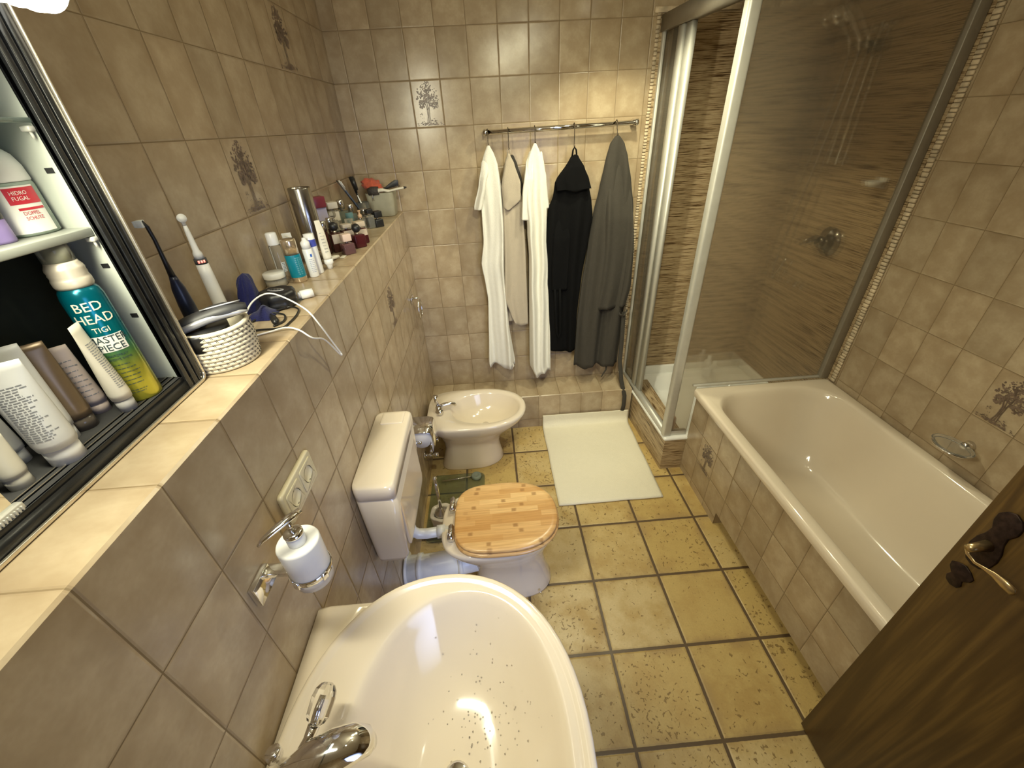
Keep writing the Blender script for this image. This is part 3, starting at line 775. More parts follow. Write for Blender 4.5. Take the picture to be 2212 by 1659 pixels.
for k, (yy, zz, lab) in enumerate(((-.69, .215, 'chrome angle valve low on the wall beside the bidet, nearer one'), (-.60, .26, 'chrome angle valve low on the wall beside the bidet, farther one'))):
    v = thing('angle_valve', lab, 'valve', (0, yy, zz), group='angle valves at the bidet')
    b = B(); b.tube([(.002, yy, zz), (.008, yy, zz)], .026, 20); b.tube([(.008, yy, zz), (.06, yy, zz)], .011, 14); b.tube([(.045, yy, zz), (.045, yy, zz+.045)], [.010, .008], 12); put('body', b, m_chrome, v)
    b = B(); b.tube([(.06, yy, zz), (.085, yy, zz)], .016, 12); put('knob', b, m_chrome, v)
    b = B(); b.tube([(.045, yy, zz+.045), (.05, yy+.01, zz+.075), (.085, yy+.06, zz+.095), (.13, yy+.10, zz+.08)], .005, 8); put('supply_pipe', b, m_chrome, v)
# ------------------------------------------------------------------ coat rail, hooks and robes on the back wall
def rz(x): return 1.834 + (x - .497)*.0135
rail = thing('coat_rail', 'chrome rail fixed to the back wall carrying the robes', 'rail', (.9, 0, 1.84))
b = B(); b.tube([(.503, -.058, rz(.503)), (1.300, -.058, rz(1.3))], .0125, 20); put('bar', b, m_chrome, rail)
for x in (.503, 1.298):
    b = B(); b.tube([(x-.008, -.058, rz(x)), (x+.010, -.058, rz(x))], .0165, 20); b.tube([(x, -.002, rz(x)), (x, -.05, rz(x))], [.017, .012], 16)
    put('end_bracket', b, m_chrome, rail)
m_wire = mat('dark_wire', (.09, .07, .05), .35, .9, var=.1)
def hook(x, zl, label, dx=0.0):
    """open wire hook over the rail with its lower eye at height zl"""
    z0 = rz(x); P = []
    for i in range(9):
        a = PI*1.15 - PI*1.15*i/8 - .1
        P.append((x, -.058 + .0165*math.cos(a), z0 + .0165*math.sin(a)))
    P = [(q[0], -.058 - (q[1]+.058), q[2]) for q in P]     # open at the wall side
    P = P[::-1] if P[0][1] < P[-1][1] else P
    P += [(x, -.0765, z0-.02), (x+dx*.5, -.078, (z0+zl)/2), (x+dx, -.078, zl+.006), (x+dx, -.085, zl-.003), (x+dx, -.093, zl), (x+dx, -.096, zl+.010)]
    b = B(); b.tube(P, .0023, 8)
    return tag(put('hook', b, m_wire), label, 'hook', 'wire hooks on the coat rail')

def terry(name, c, v=.1, b=.5, sheen=.2):
    t = NT(name); o = t.obj()
    f = t.noise(o, 260.0, 3); g = t.noise(o, 35.0, 2)
    lo = tuple(q*(1-v) for q in c); hi = tuple(min(1, q*(1+v)) for q in c)
    t.set(col=t.mix(t.math('ADD', t.math('MULTIPLY', f, .6), t.math('MULTIPLY', g, .4)), lo, hi), rough=.95, sheen=sheen, spec=.12)
    t.bump(t.math('ADD', f, t.math('MULTIPLY', g, .5)), b, .003); MATS[name] = t.m
    return t.m
m_rw = terry('white_terry', (.80, .78, .71)); m_rb = terry('oat_terry', (.47, .405, .32)); m_rk = terry('black_cotton', (.0045, .0045, .005), .3, .3, 0.0)
m_rg = terry('charcoal_terry', (.058, .052, .044), .2, .5, .03); m_rd = terry('dark_brown_cloth', (.05, .045, .04), .2)

def interp(L, z):
    L = sorted(L, key=lambda p: -p[1])
    if z >= L[0][1]: return L[0][0]
    for (x0, z0), (x1, z1) in zip(L, L[1:]):
        if z0 >= z >= z1:
            t = (z0-z)/max(1e-6, z0-z1); t = t*t*(3-2*t)*.4 + t*.6
            return x0 + (x1-x0)*t
    return L[-1][0]
def cloth(Lf, Rt, ztop, zbot, yb, seed, dep=.045, amp=.012, hem=.02, nf=(3, 5.5), N=48, K=64, neck=.015, yt=None):
    """closed hanging cloth between a left and a right outline (x, z), folded along its length"""
    rg = random.Random(seed); ph = [rg.random()*6.28 for _ in range(8)]
    rings = []
    for i in range(N+1):
        t = i/N; z = ztop + (zbot-ztop)*t
        l, r = interp(Lf, z), interp(Rt, z)
        if r - l < .008: m_ = (l+r)/2; l, r = m_-.004, m_+.004
        cx, hw = (l+r)/2, (r-l)/2
        g = min(1, t*3.2); d = neck + (dep-neck)*g
        yc = yb if yt is None else yt + (yb-yt)*min(1, t*2.6)
        ring = []
        for k in range(K):
            a = 2*PI*k/K; u = math.cos(a); s_ = math.sin(a)
            x = cx + hw*u
            w = (x - cx)/.11
            f = math.sin(nf[0]*w*1.6 + ph[0] + .8*math.sin(t*3+ph[1])) + .6*math.sin(nf[1]*w*1.7 + ph[2] + .7*math.sin(t*4+ph[3])) + .25*math.sin(9*w*1.5+ph[6]+2*t)
            y = yc + d*s_*(abs(s_)**-.35 if abs(s_) > 1e-3 else 1)*.8
            if s_ < 0: y += amp*g*f*min(1, abs(s_)*1.6) 
            zz = z
            if i == N: zz += hem*(.5*math.sin(3*w+ph[4]) + .35*math.sin(7*w+ph[5]))
            ring.append((x + .003*f*g*abs(s_), min(y, -.004), zz))
        rings.append(ring)
    top = [(p[0]*.5 + rings[0][0][0]*.25 + rings[0][K//2][0]*.25, p[1], p[2]+.006) for p in rings[0]]
    b = B(); b.loft([top] + rings)
    return b
# left white robe
rA = thing('bathrobe', 'white towelling robe on the leftmost hook of the rail', 'bathrobe', (.52, -.09, 1.77), group='robes on the coat rail')
Al = [(.505, 1.772), (.494, 1.755), (.474, 1.697), (.455, 1.594), (.452, 1.466), (.450, 1.3), (.426, 1.166), (.441, 1.041), (.449, .943), (.435, .7), (.420, .496), (.425, .455)]
Ar = [(.524, 1.772), (.538, 1.749), (.558, 1.693), (.571, 1.579), (.573, 1.387), (.560, 1.096), (.567, .878), (.572, .761), (.600, .494), (.602, .455)]
put('gown', cloth(Al, Ar, 1.772, .462, -.085, 11, .05, .030), m_rw, rA, sm=80)
put('sleeve', cloth([(.490, 1.735), (.471, 1.697), (.447, 1.594), (.413, 1.486), (.413, 1.47)], [(.512, 1.735), (.508, 1.66), (.488, 1.594), (.466, 1.5), (.452, 1.46)], 1.735, 1.472, -.10, 12, .03, .008, .006, yt=-.075), m_rw, rA, sm=80)
b = B(); b.tube([(.57, -.115, .50), (.585, -.12, .46), (.572, -.12, .43)], [.01, .008, .003], 8); put('belt_end', b, m_rw, rA)
hook(.515, 1.776, 'wire hook carrying the leftmost white robe')
# oat-coloured hooded robe with a darker cloth behind
rB = thing('bathrobe', 'oat beige hooded robe hanging between the two white robes', 'bathrobe', (.62, -.08, 1.73), group='robes on the coat rail')
Bl = [(.612, 1.728), (.598, 1.70), (.571, 1.579), (.572, 1.467), (.564, 1.197), (.550, .947), (.587, .83), (.615, .745)]
Br = [(.624, 1.728), (.640, 1.695), (.660, 1.62), (.684, 1.514), (.696, 1.238), (.700, .903), (.700, .745)]
put('gown', cloth(Bl, Br, 1.725, .745, -.070, 21, .045, .020, .012), m_rb, rB, sm=80)
put('hood', cloth([(.610, 1.73), (.597, 1.695), (.571, 1.579), (.577, 1.48), (.60, 1.46)], [(.626, 1.73), (.645, 1.69), (.676, 1.595), (.674, 1.515), (.60, 1.45)], 1.732, 1.462, -.110, 22, .022, .004, .004), m_rb, rB, sm=80)
put('inner_sleeve', cloth([(.585, 1.2), (.572, .9), (.565, .77)], [(.63, 1.2), (.62, .9), (.615, .77)], 1.2, .772, -.04, 23, .03, .006, .004), m_rb, rB, sm=80)
b = B(); b.tube([(.612, -.085, 1.728), (.613, -.086, 1.75), (.620, -.088, 1.758), (.627, -.086, 1.75), (.626, -.085, 1.728)], .003, 8); put('hanging_loop', b, m_rb, rB)
hook(.622, 1.756, 'wire hook carrying the oat beige hooded robe')
dk = put('dark_cloth', cloth([(.625, 1.715), (.60, 1.66), (.556, 1.56), (.556, 1.47), (.60, 1.40)], [(.650, 1.722), (.668, 1.68), (.690, 1.61), (.70, 1.54), (.68, 1.40)], 1.72, 1.40, -.030, 24, .02, .004, .004), m_rd, sm=80)
tag(dk, 'dark cloth showing only at the edges behind the oat beige hooded robe', 'cloth')
# middle white robe
rC = thing('bathrobe', 'longest white towelling robe on the middle hook', 'bathrobe', (.76, -.09, 1.77), group='robes on the coat rail')
Cl = [(.750, 1.770), (.737, 1.750), (.710, 1.686), (.694, 1.60), (.692, 1.5), (.709, 1.379), (.708, 1.324), (.715, 1.208), (.709, .924), (.703, .445), (.735, .375)]
Cr = [(.769, 1.770), (.781, 1.750), (.807, 1.673), (.820, 1.615), (.822, 1.462), (.818, 1.279), (.831, 1.119), (.826, 1.025), (.843, .858), (.848, .375)]
put('gown', cloth(Cl, Cr, 1.770, .380, -.090, 31, .052, .030, .018), m_rw, rC, sm=80)
put('sleeve', cloth([(.728, 1.735), (.708, 1.686), (.683, 1.54), (.675, 1.409)], [(.748, 1.735), (.748, 1.65), (.738, 1.54), (.734, 1.403)], 1.735, 1.407, -.118, 32, .026, .008, .006, yt=-.08), m_rw, rC, sm=80)
put('sleeve', cloth([(.785, 1.73), (.80, 1.65), (.806, 1.54), (.814, 1.46)], [(.80, 1.73), (.812, 1.66), (.828, 1.54), (.837, 1.46)], 1.73, 1.46, -.075, 33, .03, .005, .006), m_rw, rC, sm=80)
hook(.762, 1.774, 'wire hook carrying the middle white robe')
# black hooded robe
rD = thing('bathrobe', 'black hooded robe hanging by its loop', 'bathrobe', (.97, -.09, 1.71), group='robes on the coat rail')
Dl = [(.953, 1.706), (.943, 1.69), (.868, 1.588), (.860, 1.52), (.828, 1.445), (.821, 1.317), (.826, 1.078), (.835, .8), (.846, .55)]
Dr = [(.985, 1.706), (1.017, 1.654), (1.046, 1.595), (1.062, 1.54), (1.076, 1.484), (1.088, 1.403), (1.070, 1.264), (1.04, 1.064), (1.02, .8), (1.015, .55)]
put('gown', cloth(Dl, Dr, 1.704, .548, -.085, 41, .055, .014, .010), m_rk, rD, sm=80)
put('hood', cloth([(.955, 1.71), (.940, 1.69), (.865, 1.588), (.872, 1.55)], [(.984, 1.71), (1.02, 1.654), (1.048, 1.595), (1.065, 1.54)], 1.71, 1.548, -.125, 42, .026, .003, .012), m_rk, rD, sm=80)
put('sleeve', cloth([(.88, 1.48), (.845, 1.3), (.85, .985)], [(.92, 1.48), (.955, 1.3), (.945, .985)], 1.48, .985, -.122, 43, .022, .006, .004, yt=-.07), m_rk, rD, sm=80)
b = B(); b.tube([(.958, -.09, 1.705), (.962, -.09, 1.735), (.970, -.09, 1.748), (.979, -.09, 1.735), (.983, -.09, 1.705)], .0045, 8); put('hanging_loop', b, m_rk, rD)
b = B(); b.tube([(.865, -.148, 1.0), (.872, -.15, .85), (.880, -.15, .70), (.892, -.15, .665), (.902, -.15, .70), (.900, -.15, .85), (.895, -.148, 1.0)], .007, 8, flat=(1, .5)); put('belt', b, m_rk, rD)
hook(.970, 1.746, 'wire hook carrying the black robe')
# charcoal robe
rE = thing('bathrobe', 'charcoal grey towelling robe on the rightmost hook by the shower', 'bathrobe', (1.2, -.1, 1.78), group='robes on the coat rail')
El = [(1.184, 1.784), (1.163, 1.764), (1.141, 1.672), (1.117, 1.533), (1.092, 1.412), (1.069, 1.215), (1.040, .956), (1.023, .727), (1.015, .42)]
Er = [(1.212, 1.784), (1.236, 1.757), (1.262, 1.689), (1.294, 1.566), (1.320, 1.434), (1.33, 1.247), (1.335, 1.044), (1.33, .822), (1.322, .42)]
put('gown', cloth(El, Er, 1.784, .412, -.085, 51, .058, .026, .012, neck=.025), m_rg, rE, sm=80)
put('sleeve', cloth([(1.19, 1.72), (1.15, 1.48), (1.138, 1.16), (1.110, .868)], [(1.215, 1.72), (1.30, 1.48), (1.335, 1.2), (1.342, .985), (1.318, .842)], 1.72, .850, -.135, 52, .03, .012, .006, yt=-.072), m_rg, rE, sm=80)
b = B(); b.tube([(1.262, -.13, .84), (1.285, -.15, .80), (1.315, -.15, .79), (1.338, -.13, .82)], .010, 8, flat=(1, .5)); b.tube([(1.325, -.11, .80), (1.33, -.12, .60), (1.325, -.14, .45), (1.332, -.20, .32), (1.352, -.240, .22), (1.352, -.244, .14), (1.345, -.246, .10)], .012, 10, flat=(1.2, .45)); put('belt', b, m_rg, rE)
b = B(); b.tube([(1.24, -.12, .42), (1.235, -.13, .38), (1.20, -.15, .335)], [.007, .006, .003], 8); put('belt_end', b, m_rg, rE)
hook(1.194, 1.789, 'wire hook carrying the charcoal robe', .004)

# ------------------------------------------------------------------ bath mat
m_mat = terry('cream_terry', (.80, .75, .60), .06, .6)
def matz(u, v):
    c = [(.772, -.974), (1.378, -.974), (1.390, -.085), (.772, -.070)]
    x = (c[0][0]*(1-u)+c[1][0]*u)*(1-v) + (c[3][0]*(1-u)+c[2][0]*u)*v
    y = (c[0][1]*(1-u)+c[1][1]*u)*(1-v) + (c[3][1]*(1-u)+c[2][1]*u)*v
    return x, y
b = B(); nu, nv = 44, 62; top = []
YM = -.236                                 # the ledge front: the far end of the mat rides up against it
for i in range(nu+1):
    row = []
    for j in range(nv+1):
        u, v = i/nu, j/nv
        x, y = matz(u, v)
        e = min(min(u, 1-u)*9, min(v, 1-v)*14, 1); e = e**.5
        x += .004*mnoise.noise((u*3, v*5, 1)) ; y += .004*mnoise.noise((u*4, v*3, 7))
        z = .003 + .009*e + .003*mnoise.noise((x*9, y*9, 2))*e
        over = y - (YM - .05)
        if over > 0:
            th_ = min(over/.065, PI/2)
            y = YM - .05 + .045*math.sin(th_) + .003*mnoise.noise((x*14, 3, 2)); z += .055*(1-math.cos(th_)) + max(0, over - .065*PI/2)*.42
        row.append((x, y, z))
    top.append(row)
b2 = bmesh.new(); V = [[b2.verts.new(p) for p in r] for r in top]
for i in range(nu):
    for j in range(nv): b2.faces.new((V[i][j], V[i+1][j], V[i+1][j+1], V[i][j+1]))
b.add(b2)
o = put('bath_mat', b, m_mat, sm=80)
md = o.modifiers.new('Solidify', 'SOLIDIFY'); md.thickness = .008; md.offset = 1
tag(o, 'cream terry bath mat on the floor in front of the shower', 'bath mat')
# ------------------------------------------------------------------ mirror cabinet on the ledge, sliding door pushed to the near end
CX, CY1, CY0, CZ0, CZ1 = -.100, -1.822, -2.62, LE+.0015, 2.035
m_cabw = mat('grey_white_lacquer', (.34, .36, .325), .45, var=.05, scale=14)
m_cabd = mat('dark_green_back', (.05, .058, .052), .6, var=.1)
m_blackal = mat('black_anodised', (.018, .019, .020), .25, .3, var=.2)
m_rubber = mat('dark_mat', (.055, .055, .056), .8, var=.1, bump=.2, bscale=300)
m_brtrim = mat('champagne_trim', (.72, .66, .55), .22, .85, var=.04)
mc = thing('mirror_cabinet', 'open black-framed mirror cabinet standing on the tiled ledge', 'cabinet', (-.16, -2.2, CZ0))
b = B()
b.box(XL+.003, CX-.012, -1.866, CY1-.004, CZ0+.004, CZ1-.004); b.box(XL+.003, CX-.012, CY0, CY0+.02, CZ0+.004, CZ1-.004)
b.box(XL+.003, CX-.012, CY0+.02, -1.866, CZ0+.004, CZ0+.020); b.box(XL+.003, CX-.012, CY0+.02, -1.866, CZ1-.03, CZ1-.004)
b.mi = 1
for z in (1.844, 1.710, 1.626, 1.956):
    b.box(-.133, -.122, -1.8668, -1.8655, z-.0035, z+.0035)
for z in (1.86, 1.73, 1.64): b.box(-.200, -.192, -1.8668, -1.8655, z-.002, z+.002)
put('body', b, [m_cabw, m_black], mc, smooth=False)
b = B(); b.box(XL+.0032, XL+.006, CY0+.02, -1.866, CZ0+.02, CZ1-.03); put('back_panel', b, m_cabd, mc, label='dark green back panel')
b = B(); b.box(XL+.006, CX-.006, CY0+.02, -1.8665, CZ0+.020, CZ0+.0310); put('bottom_mat', b, m_rubber, mc, label='dark rubber mat')
# front frame: black profile, double track below and above
b = B()
for (y0, y1) in ((-1.868, -1.858), (-1.852, -1.842), (-1.838, CY1-.004)): b.box(CX-.012, CX-.001, y0, y1, CZ0, CZ1, .001)
b.box(CX-.014, CX-.006, -1.868, CY1-.003, CZ0, CZ1)
for x in (CX-.034, CX-.022, CX-.010): b.box(x, x+.0045, CY0, -1.86, CZ0+.020, CZ0+.031, .0008)
b.box(CX-.034, CX-.002, CY0, -1.84, CZ0, CZ0+.0225); b.box(CX-.034, CX-.002, CY0, -1.84, CZ1-.03, CZ1)
put('frame', b, m_blackal, mc, label='black grooved frame')
b = B()
rad = .012
b.box(CX-.002, CX+.003, CY1-.004, CY1, CZ0+rad, CZ1, .001)
b.box(CX-.002, CX+.003, CY0, CY1-rad, CZ0, CZ0+.0055, .001)
b.tube([(CX+.0005, CY1-.002-rad*(1-math.sin(a)), CZ0+.0022+rad*(1-math.cos(a))) for a in [PI/2*i/6 for i in range(7)]], .0027, 8)
for x in (CX-.0345, CX-.0225): b.box(x, x+.0012, CY0, -1.864, CZ0+.031, CZ0+.0322)
put('trim_strip', b, m_brtrim, mc, label='bright metal edge strip')
zs = 1.768
b = B(); b.box(XL+.007, CX-.016, CY0+.022, -1.8675, zs-.012, zs, .0015); put('shelf', b, m_cabw, mc)
m_sgl = NT('green_glass'); m_sgl.set(col=(.75, .9, .82), rough=.03, trans=.85, ior=1.45); m_sgl = m_sgl.m
b = B(); b.box(XL+.007, CX-.012, CY0+.022, -1.8675, 1.900, 1.906, .0008); put('glass_shelf', b, m_sgl, mc, label='green-edged glass shelf')
m_clearp = mat('clear_plastic', (.75, .75, .70), .2, trans=.5)
for z in (zs-.016, 1.894):
    b = B(); b.box(CX-.026, CX-.013, -1.877, -1.8665, z-.004, z+.003, .002); b.tube([(CX-.018, -1.872, z-.004), (CX-.018, -1.872, z-.012)], .002, 8); put('shelf_pin', b, m_clearp, mc)
m_mirror = mat('mirror_silver', (.86, .88, .86), .015, 1.0, var=0)
b = B(); b.box(CX-.018, CX-.0135, CY0+.01, -2.178, CZ0+.034, CZ1-.02); put('mirror_door', b, m_mirror, mc, smooth=False)
b = B(); b.box(CX-.019, CX-.008, CY0+.01, -2.172, CZ0+.0235, CZ0+.040, .0015)
for i in range(16): b.box(CX-.0085, CX-.006, -2.176-.0042*i-.0022, -2.176-.0042*i, CZ0+.025, CZ0+.037, .0005, 1)
put('door_grip', b, m_alu, mc, label='ribbed metal grip of the mirror door')

# ---- lamp over the cabinet
lamp = thing('cabinet_lamp', 'glowing ribbed glass lamp at the top of the mirror cabinet', 'lamp', (-.09, -1.92, CZ1))
b = B(); b.box(XL+.01, -.075, -2.3, -1.90, CZ1+.001, CZ1+.014, .002); put('mount', b, m_alu, lamp)
b = B()
Lx, Lz = -.058, 2.048; pr = []
for i in range(23):
    y = -1.816 - .0125*i; pr.append((.0315 + (.0022 if i % 2 else 0), y))
ringsL = [[(Lx + r_*math.cos(a), y, Lz + r_*math.sin(a)) for a in [2*PI*k/28 for k in range(28)]] for r_, y in [(.012, -1.806), (.026, -1.808), (.0315, -1.811)] + pr]
b.loft(ringsL); put('glass_shade', b, emis('lamp_glass', (1.0, .97, .84), 5.0), lamp, sm=60)

# ---- contents
m_teal = None
def can_mat():
    t = NT('can_print'); s = t.sep(t.obj()); r = t.node('ShaderNodeValToRGB'); t.l(t.remap(s[2], 0.0, .19, 0, 1, smooth=False), r.inputs[0])
    e = r.color_ramp.elements; e[0].position = 0; e[0].color = (.50, .46, .05, 1); e[1].position = 1; e[1].color = (.0, .10, .14, 1)
    for p, c in ((.30, (.42, .42, .05)), (.45, (.12, .28, .08)), (.60, (.0, .17, .20)), (.8, (.0, .16, .22))):
        k = e.new(p); k.color = (*c, 1)
    t.set(col=r.outputs[0], rough=.22, metal=.55); return t.m
m_can = can_mat(); m_silvcap = mat('pearl_cap', (.55, .50, .42), .3, .35, var=.05); m_clearcap = NT('clear_cap'); m_clearcap.set(col=(.8, .8, .68), rough=.08, trans=.8, ior=1.4, alpha=1.0); m_clearcap = m_clearcap.m
m_print = mat('cream_print', (.72, .68, .55), .5, var=.02); m_ink = mat('dark_print', (.03, .06, .06), .5, var=.1); m_greyink = mat('grey_print', (.24, .25, .26), .6, var=.1)
m_paper = mat('white_label', (.80, .79, .74), .5, var=.02)
FB = CZ0 + .0312
hs_ = thing('hairspray_can', 'tall teal to green hairspray can standing in the cabinet', 'spray can', (-.137, -1.921, FB))
R0 = .0262
b = B(); b.lathe([(.001, 0), (R0-.001, 0), (R0, .003), (R0, .178), (R0-.002, .188), (R0-.008, .197), (.001, .198)], seg=40); put('can_body', b, m_can, hs_, world=False)
b = B(); b.lathe([(R0-.0045, .193), (R0-.003, .197), (R0-.003, .205)] + [(R0-.0035-.0008*(i % 2), .206+.0033*i) for i in range(6)] + [(.0195, .227), (.0185, .230), (.001, .230)], seg=36); put('collar', b, m_silvcap, hs_, world=False)
b = B(); b.lathe([(.0185, .2305), (.018, .247), (.0165, .257), (.001, .258)], seg=32); put('cap', b, m_clearcap, hs_, world=False); b = B(); b.lathe([(.001, .2303), (.010, .2303), (.010, .247), (.001, .249)], seg=20); put('nozzle', b, mat('green_nozzle', (.25, .26, .10), .4), hs_, world=False)
FA = math.atan2(-.63, .62) - .1
def lab(b2, z0, r=R0, a=FA, grow=.0003): return wrap(b2, r, z0, a, grow)
b = B()
for tx, z, sz, xs in (('BED', .166, .0195, 1.0), ('HEAD', .147, .0195, .95), ('TIGI', .1295, .0115, 1.0)): b.add(lab(text_bm(tx, sz, .0002, xs=xs), z))
put('lettering', b, m_print, hs_, world=False, smooth=False)
b = B(); b.add(lab(patch(.042, .0138, 0, 0), .1135)); b.add(lab(patch(.042, .0132, -.001, 0), .1000)); put('name_label', b, m_paper, hs_, world=False)
b = B()
for tx, z in (('MASTER', .1135), ('PIECE', .1000)): b.add(lab(text_bm(tx, .0148, .0002, xs=.95), z, grow=.0006))
for tx, z, s_ in (('HAIRSPRAY', .086, .0054), ('MASSIVE SHINE', .0795, .0050)): b.add(lab(text_bm(tx, s_, .0001), z))
b.add(lab(lines(.034, .070, .034, 6, .0011, 4), 0)); b.add(lab(lines(.026, .022, .018, 2, .001, 6), 0))
put('print', b, m_ink, hs_, world=False, smooth=False)

def tube_thing(name, label, cat, x, y, h, r, mt, capm, face, lean=(0, 0), caph=.02, capr=None, wide=1.15, ink=None, nl=14, seed=1, z=FB, taperw=1.0, group=None, pkw=None):
    """cosmetic tube standing on its cap, crimped flat at the top"""
    o = thing(name, label, cat, (x, y, z), (lean[0], lean[1], face), group=group)
    capr = capr or r*.86; n = 32
    b = B(); b.lathe([(.001, 0), (capr, 0), (capr, caph-.001), (.001, caph-.0008)], seg=n); put('cap', b, capm, o, world=False)
    rings = []
    for i in range(13):
        t = i/12; zz = caph + (h-caph)*t
        a = r*(1 + (wide-1)*t); d = r*(1 - t**1.35) + .0009
        if i == 0: a = d = r*.95
        rings.append([(d*math.cos(q), a*taperw**t*math.sin(q), zz) for q in [2*PI*k/n for k in range(n)]])
    b = B(); b.loft(rings)
    put('tube', b, mt, o, world=False, sm=60)
    if ink:
        b = B()
        b2 = lines(r*1.45, h*.80, h*.30, nl, .0012, seed)
        for v in b2.verts:
            zz = v.co.y; t = (zz-caph)/(h-caph); d = r*(1 - max(0, t)**1.35) + .0009; a = r*(1 + (wide-1)*t)
            yy = max(-.97, min(.97, v.co.x/a)); v.co = (d*math.sqrt(1-yy*yy) + .0004, yy*a, zz)
        b.add(b2); put('print', b, ink, o, world=False, smooth=False)
    return o
m_tw = mat('tube_white', (.74, .75, .74), .35, var=.02); m_tc = mat('tube_cream', (.74, .70, .58), .4, var=.02); m_tg = mat('cap_grey', (.42, .41, .39), .35); m_tb = mat('tube_bronze', (.21, .15, .09), .3, .35); m_pink2 = mat('tube_blush', (.58, .47, .40), .4)
F1 = math.atan2(-.6, .62)
tube_thing('cream_tube', 'narrow cream tube with ruler marks and grey cap beside the spray can', 'tube', -.132, -1.965, .150, .0142, m_tc, m_tg, F1+1.05, caph=.022, wide=1.0, ink=m_greyink, nl=22, seed=2)
tube_thing('lotion_tube', 'pale pink tube behind the cream one with the grey cap', 'tube', -.176, -1.964, .118, .0145, m_pink2, m_pink2, F1, caph=.018, taperw=.6, ink=m_greyink, nl=8, seed=3)
tube_thing('hair_tube', 'bronze brown tube between the white tubes in the cabinet', 'tube', -.165, -2.008, .142, .0165, m_tb, mat('cap_smoke', (.16, .13, .10), .15, trans=.3), F1, caph=.022, wide=1.0)
tube_thing('hand_cream_tube', 'biggest white tube with grey print standing at the cabinet front', 'tube', -.131, -2.083, .150, .0225, m_tw, m_white, F1-.15, caph=.026, wide=1.05, ink=m_greyink, nl=24, seed=5)
t2_ = tube_thing('cleanser_tube', 'white tube with a teal stripe behind the biggest white tube', 'tube', -.172, -2.040, .152, .0205, m_tw, m_white, F1, caph=.022, wide=1.15, ink=m_greyink, nl=18, seed=6)
b = B()
b2 = bmesh.new(); b2.faces.new([b2.verts.new(p) for p in ((.0206*math.cos(.3), .0206*math.sin(.3), .024), (.0206*math.cos(.75), .0206*math.sin(.75), .024), (.0165*math.cos(.5), .0195*math.sin(.6), .075))])
for v in b2.verts: v.co.x += .0006
b.add(b2); put('stripe', b, mat('teal_print', (.0, .22, .25), .4), t2_, world=False, label='teal stripe')
tube_thing('serum_bottle', 'grey white bottle at the back left of the cabinet floor', 'bottle', -.200, -2.085, .105, .018, m_tw, m_tw, F1, caph=.02, wide=.9)
tube_thing('small_tube', 'crumpled small white tube nearest the mirror door', 'tube', -.150, -2.132, .075, .0145, m_tc, m_tc, F1, caph=.018, wide=1.2)
bt_ = thing('dark_bottle', 'small black bottle with white top behind the spray can', 'bottle', (-.185, -1.885, FB))
b = B(); b.lathe([(.001, 0), (.0135, 0), (.0145, .003), (.0145, .06), (.009, .068), (.001, .068)], seg=24); put('bottle', b, m_black, bt_, world=False)
b = B(); b.lathe([(.009, .0685), (.009, .085), (.004, .09), (.001, .09)], seg=20); b.box(.0, .022, -.004, .004, .083, .090, .002); put('pump_top', b, m_white, bt_, world=False)
# upper shelf
m_frost = NT('frosted_green'); m_frost.set(col=(.60, .72, .62), rough=.15, trans=.55, ior=1.4); m_frost = m_frost.m
m_red = mat('red_label', (.52, .03, .05), .4, var=.03)
dz = zs + .0003
deo = thing('deodorant_bottle', 'white-capped deodorant bottle with red label on the upper cabinet shelf', 'bottle', (-.168, -1.899, dz))
b = B(); RD = .029
b.loft([[(x*RD*.86*q, y*RD*1.12*q, z) for x, y, _ in oval(0, 0, 1, 1, 0, 40, 2.3)] for z, q in ((0, .9), (.003, 1), (.062, 1), (.066, .97))]); put('bottle', b, m_frost, deo, world=False, sm=60)
b = B(); b.loft([[(x*RD*.86*q, y*RD*1.12*q, z) for x, y, _ in oval(0, 0, 1, 1, 0, 40, 2.3)] for z, q in ((.0665, .96), (.068, .99), (.085, .95), (.098, .80), (.106, .55), (.109, .2))]); put('cap', b, m_white, deo, world=False, sm=60)
def flatlab(b, b2, z, off=.0005, face=F1+.25):
    q = Euler((0, 0, face)).to_matrix().to_4x4()
    for v in b2.verts:
        yy, zz = v.co.x, v.co.y + z
        a = yy/(RD*1.03); v.co = (RD*.87*math.cos(a)+off+v.co.z, RD*1.13*math.sin(a)*1.0, zz)
    # follow the oval at any angle
    for v in b2.verts:
        a = math.atan2(v.co.y/(RD*1.13), v.co.x/(RD*.87)) + face
        rr_ = off
        c_, s_ = math.cos(a), math.sin(a); k = (abs(c_)**2.3 + abs(s_)**2.3)**(-1/2.3)
        v.co = ((RD*.86*k + rr_)*c_, (RD*1.12*k + rr_)*s_, v.co.z)
    b.add(b2)
b = B(); flatlab(b, patch(.052, .058, 0, 0, 16), .033, .0004); put('label', b, m_paper, deo, world=False)
b = B(); flatlab(b, patch(.036, .020, .008, 0, 14), .050, .0008); flatlab(b, patch(.030, .003, .010, 0, 12), .034, .0008); put('label_band', b, m_red, deo, world=False, label='red printed panel')
b = B()
for tx, z, s_ in (('HIDRO', .0535, .0068), ('FUGAL', .0468, .0068)): flatlab(b, text_bm(tx, s_, .0001, 'LEFT', .9), z, .0012, F1+.25 - .18)
put('lettering', b, m_paper, deo, world=False, smooth=False)
b = B()
for tx, z in (('DOPPEL', .0285), ('SCHUTZ', .0222)): flatlab(b, text_bm(tx, .0062, .0001, 'LEFT', .85), z, .0012, F1+.25 - .10)
put('print', b, m_red, deo, world=False, smooth=False)
ro = thing('roll_on', 'lilac and black roll-on left of the red-labelled deodorant', 'bottle', (-.160, -1.958, dz))
b = B(); b.lathe([(.001, 0), (.017, 0), (.018, .003), (.018, .028), (.001, .028)], seg=24); put('bottle', b, mat('lilac_plastic', (.33, .25, .55), .35), ro, world=False)
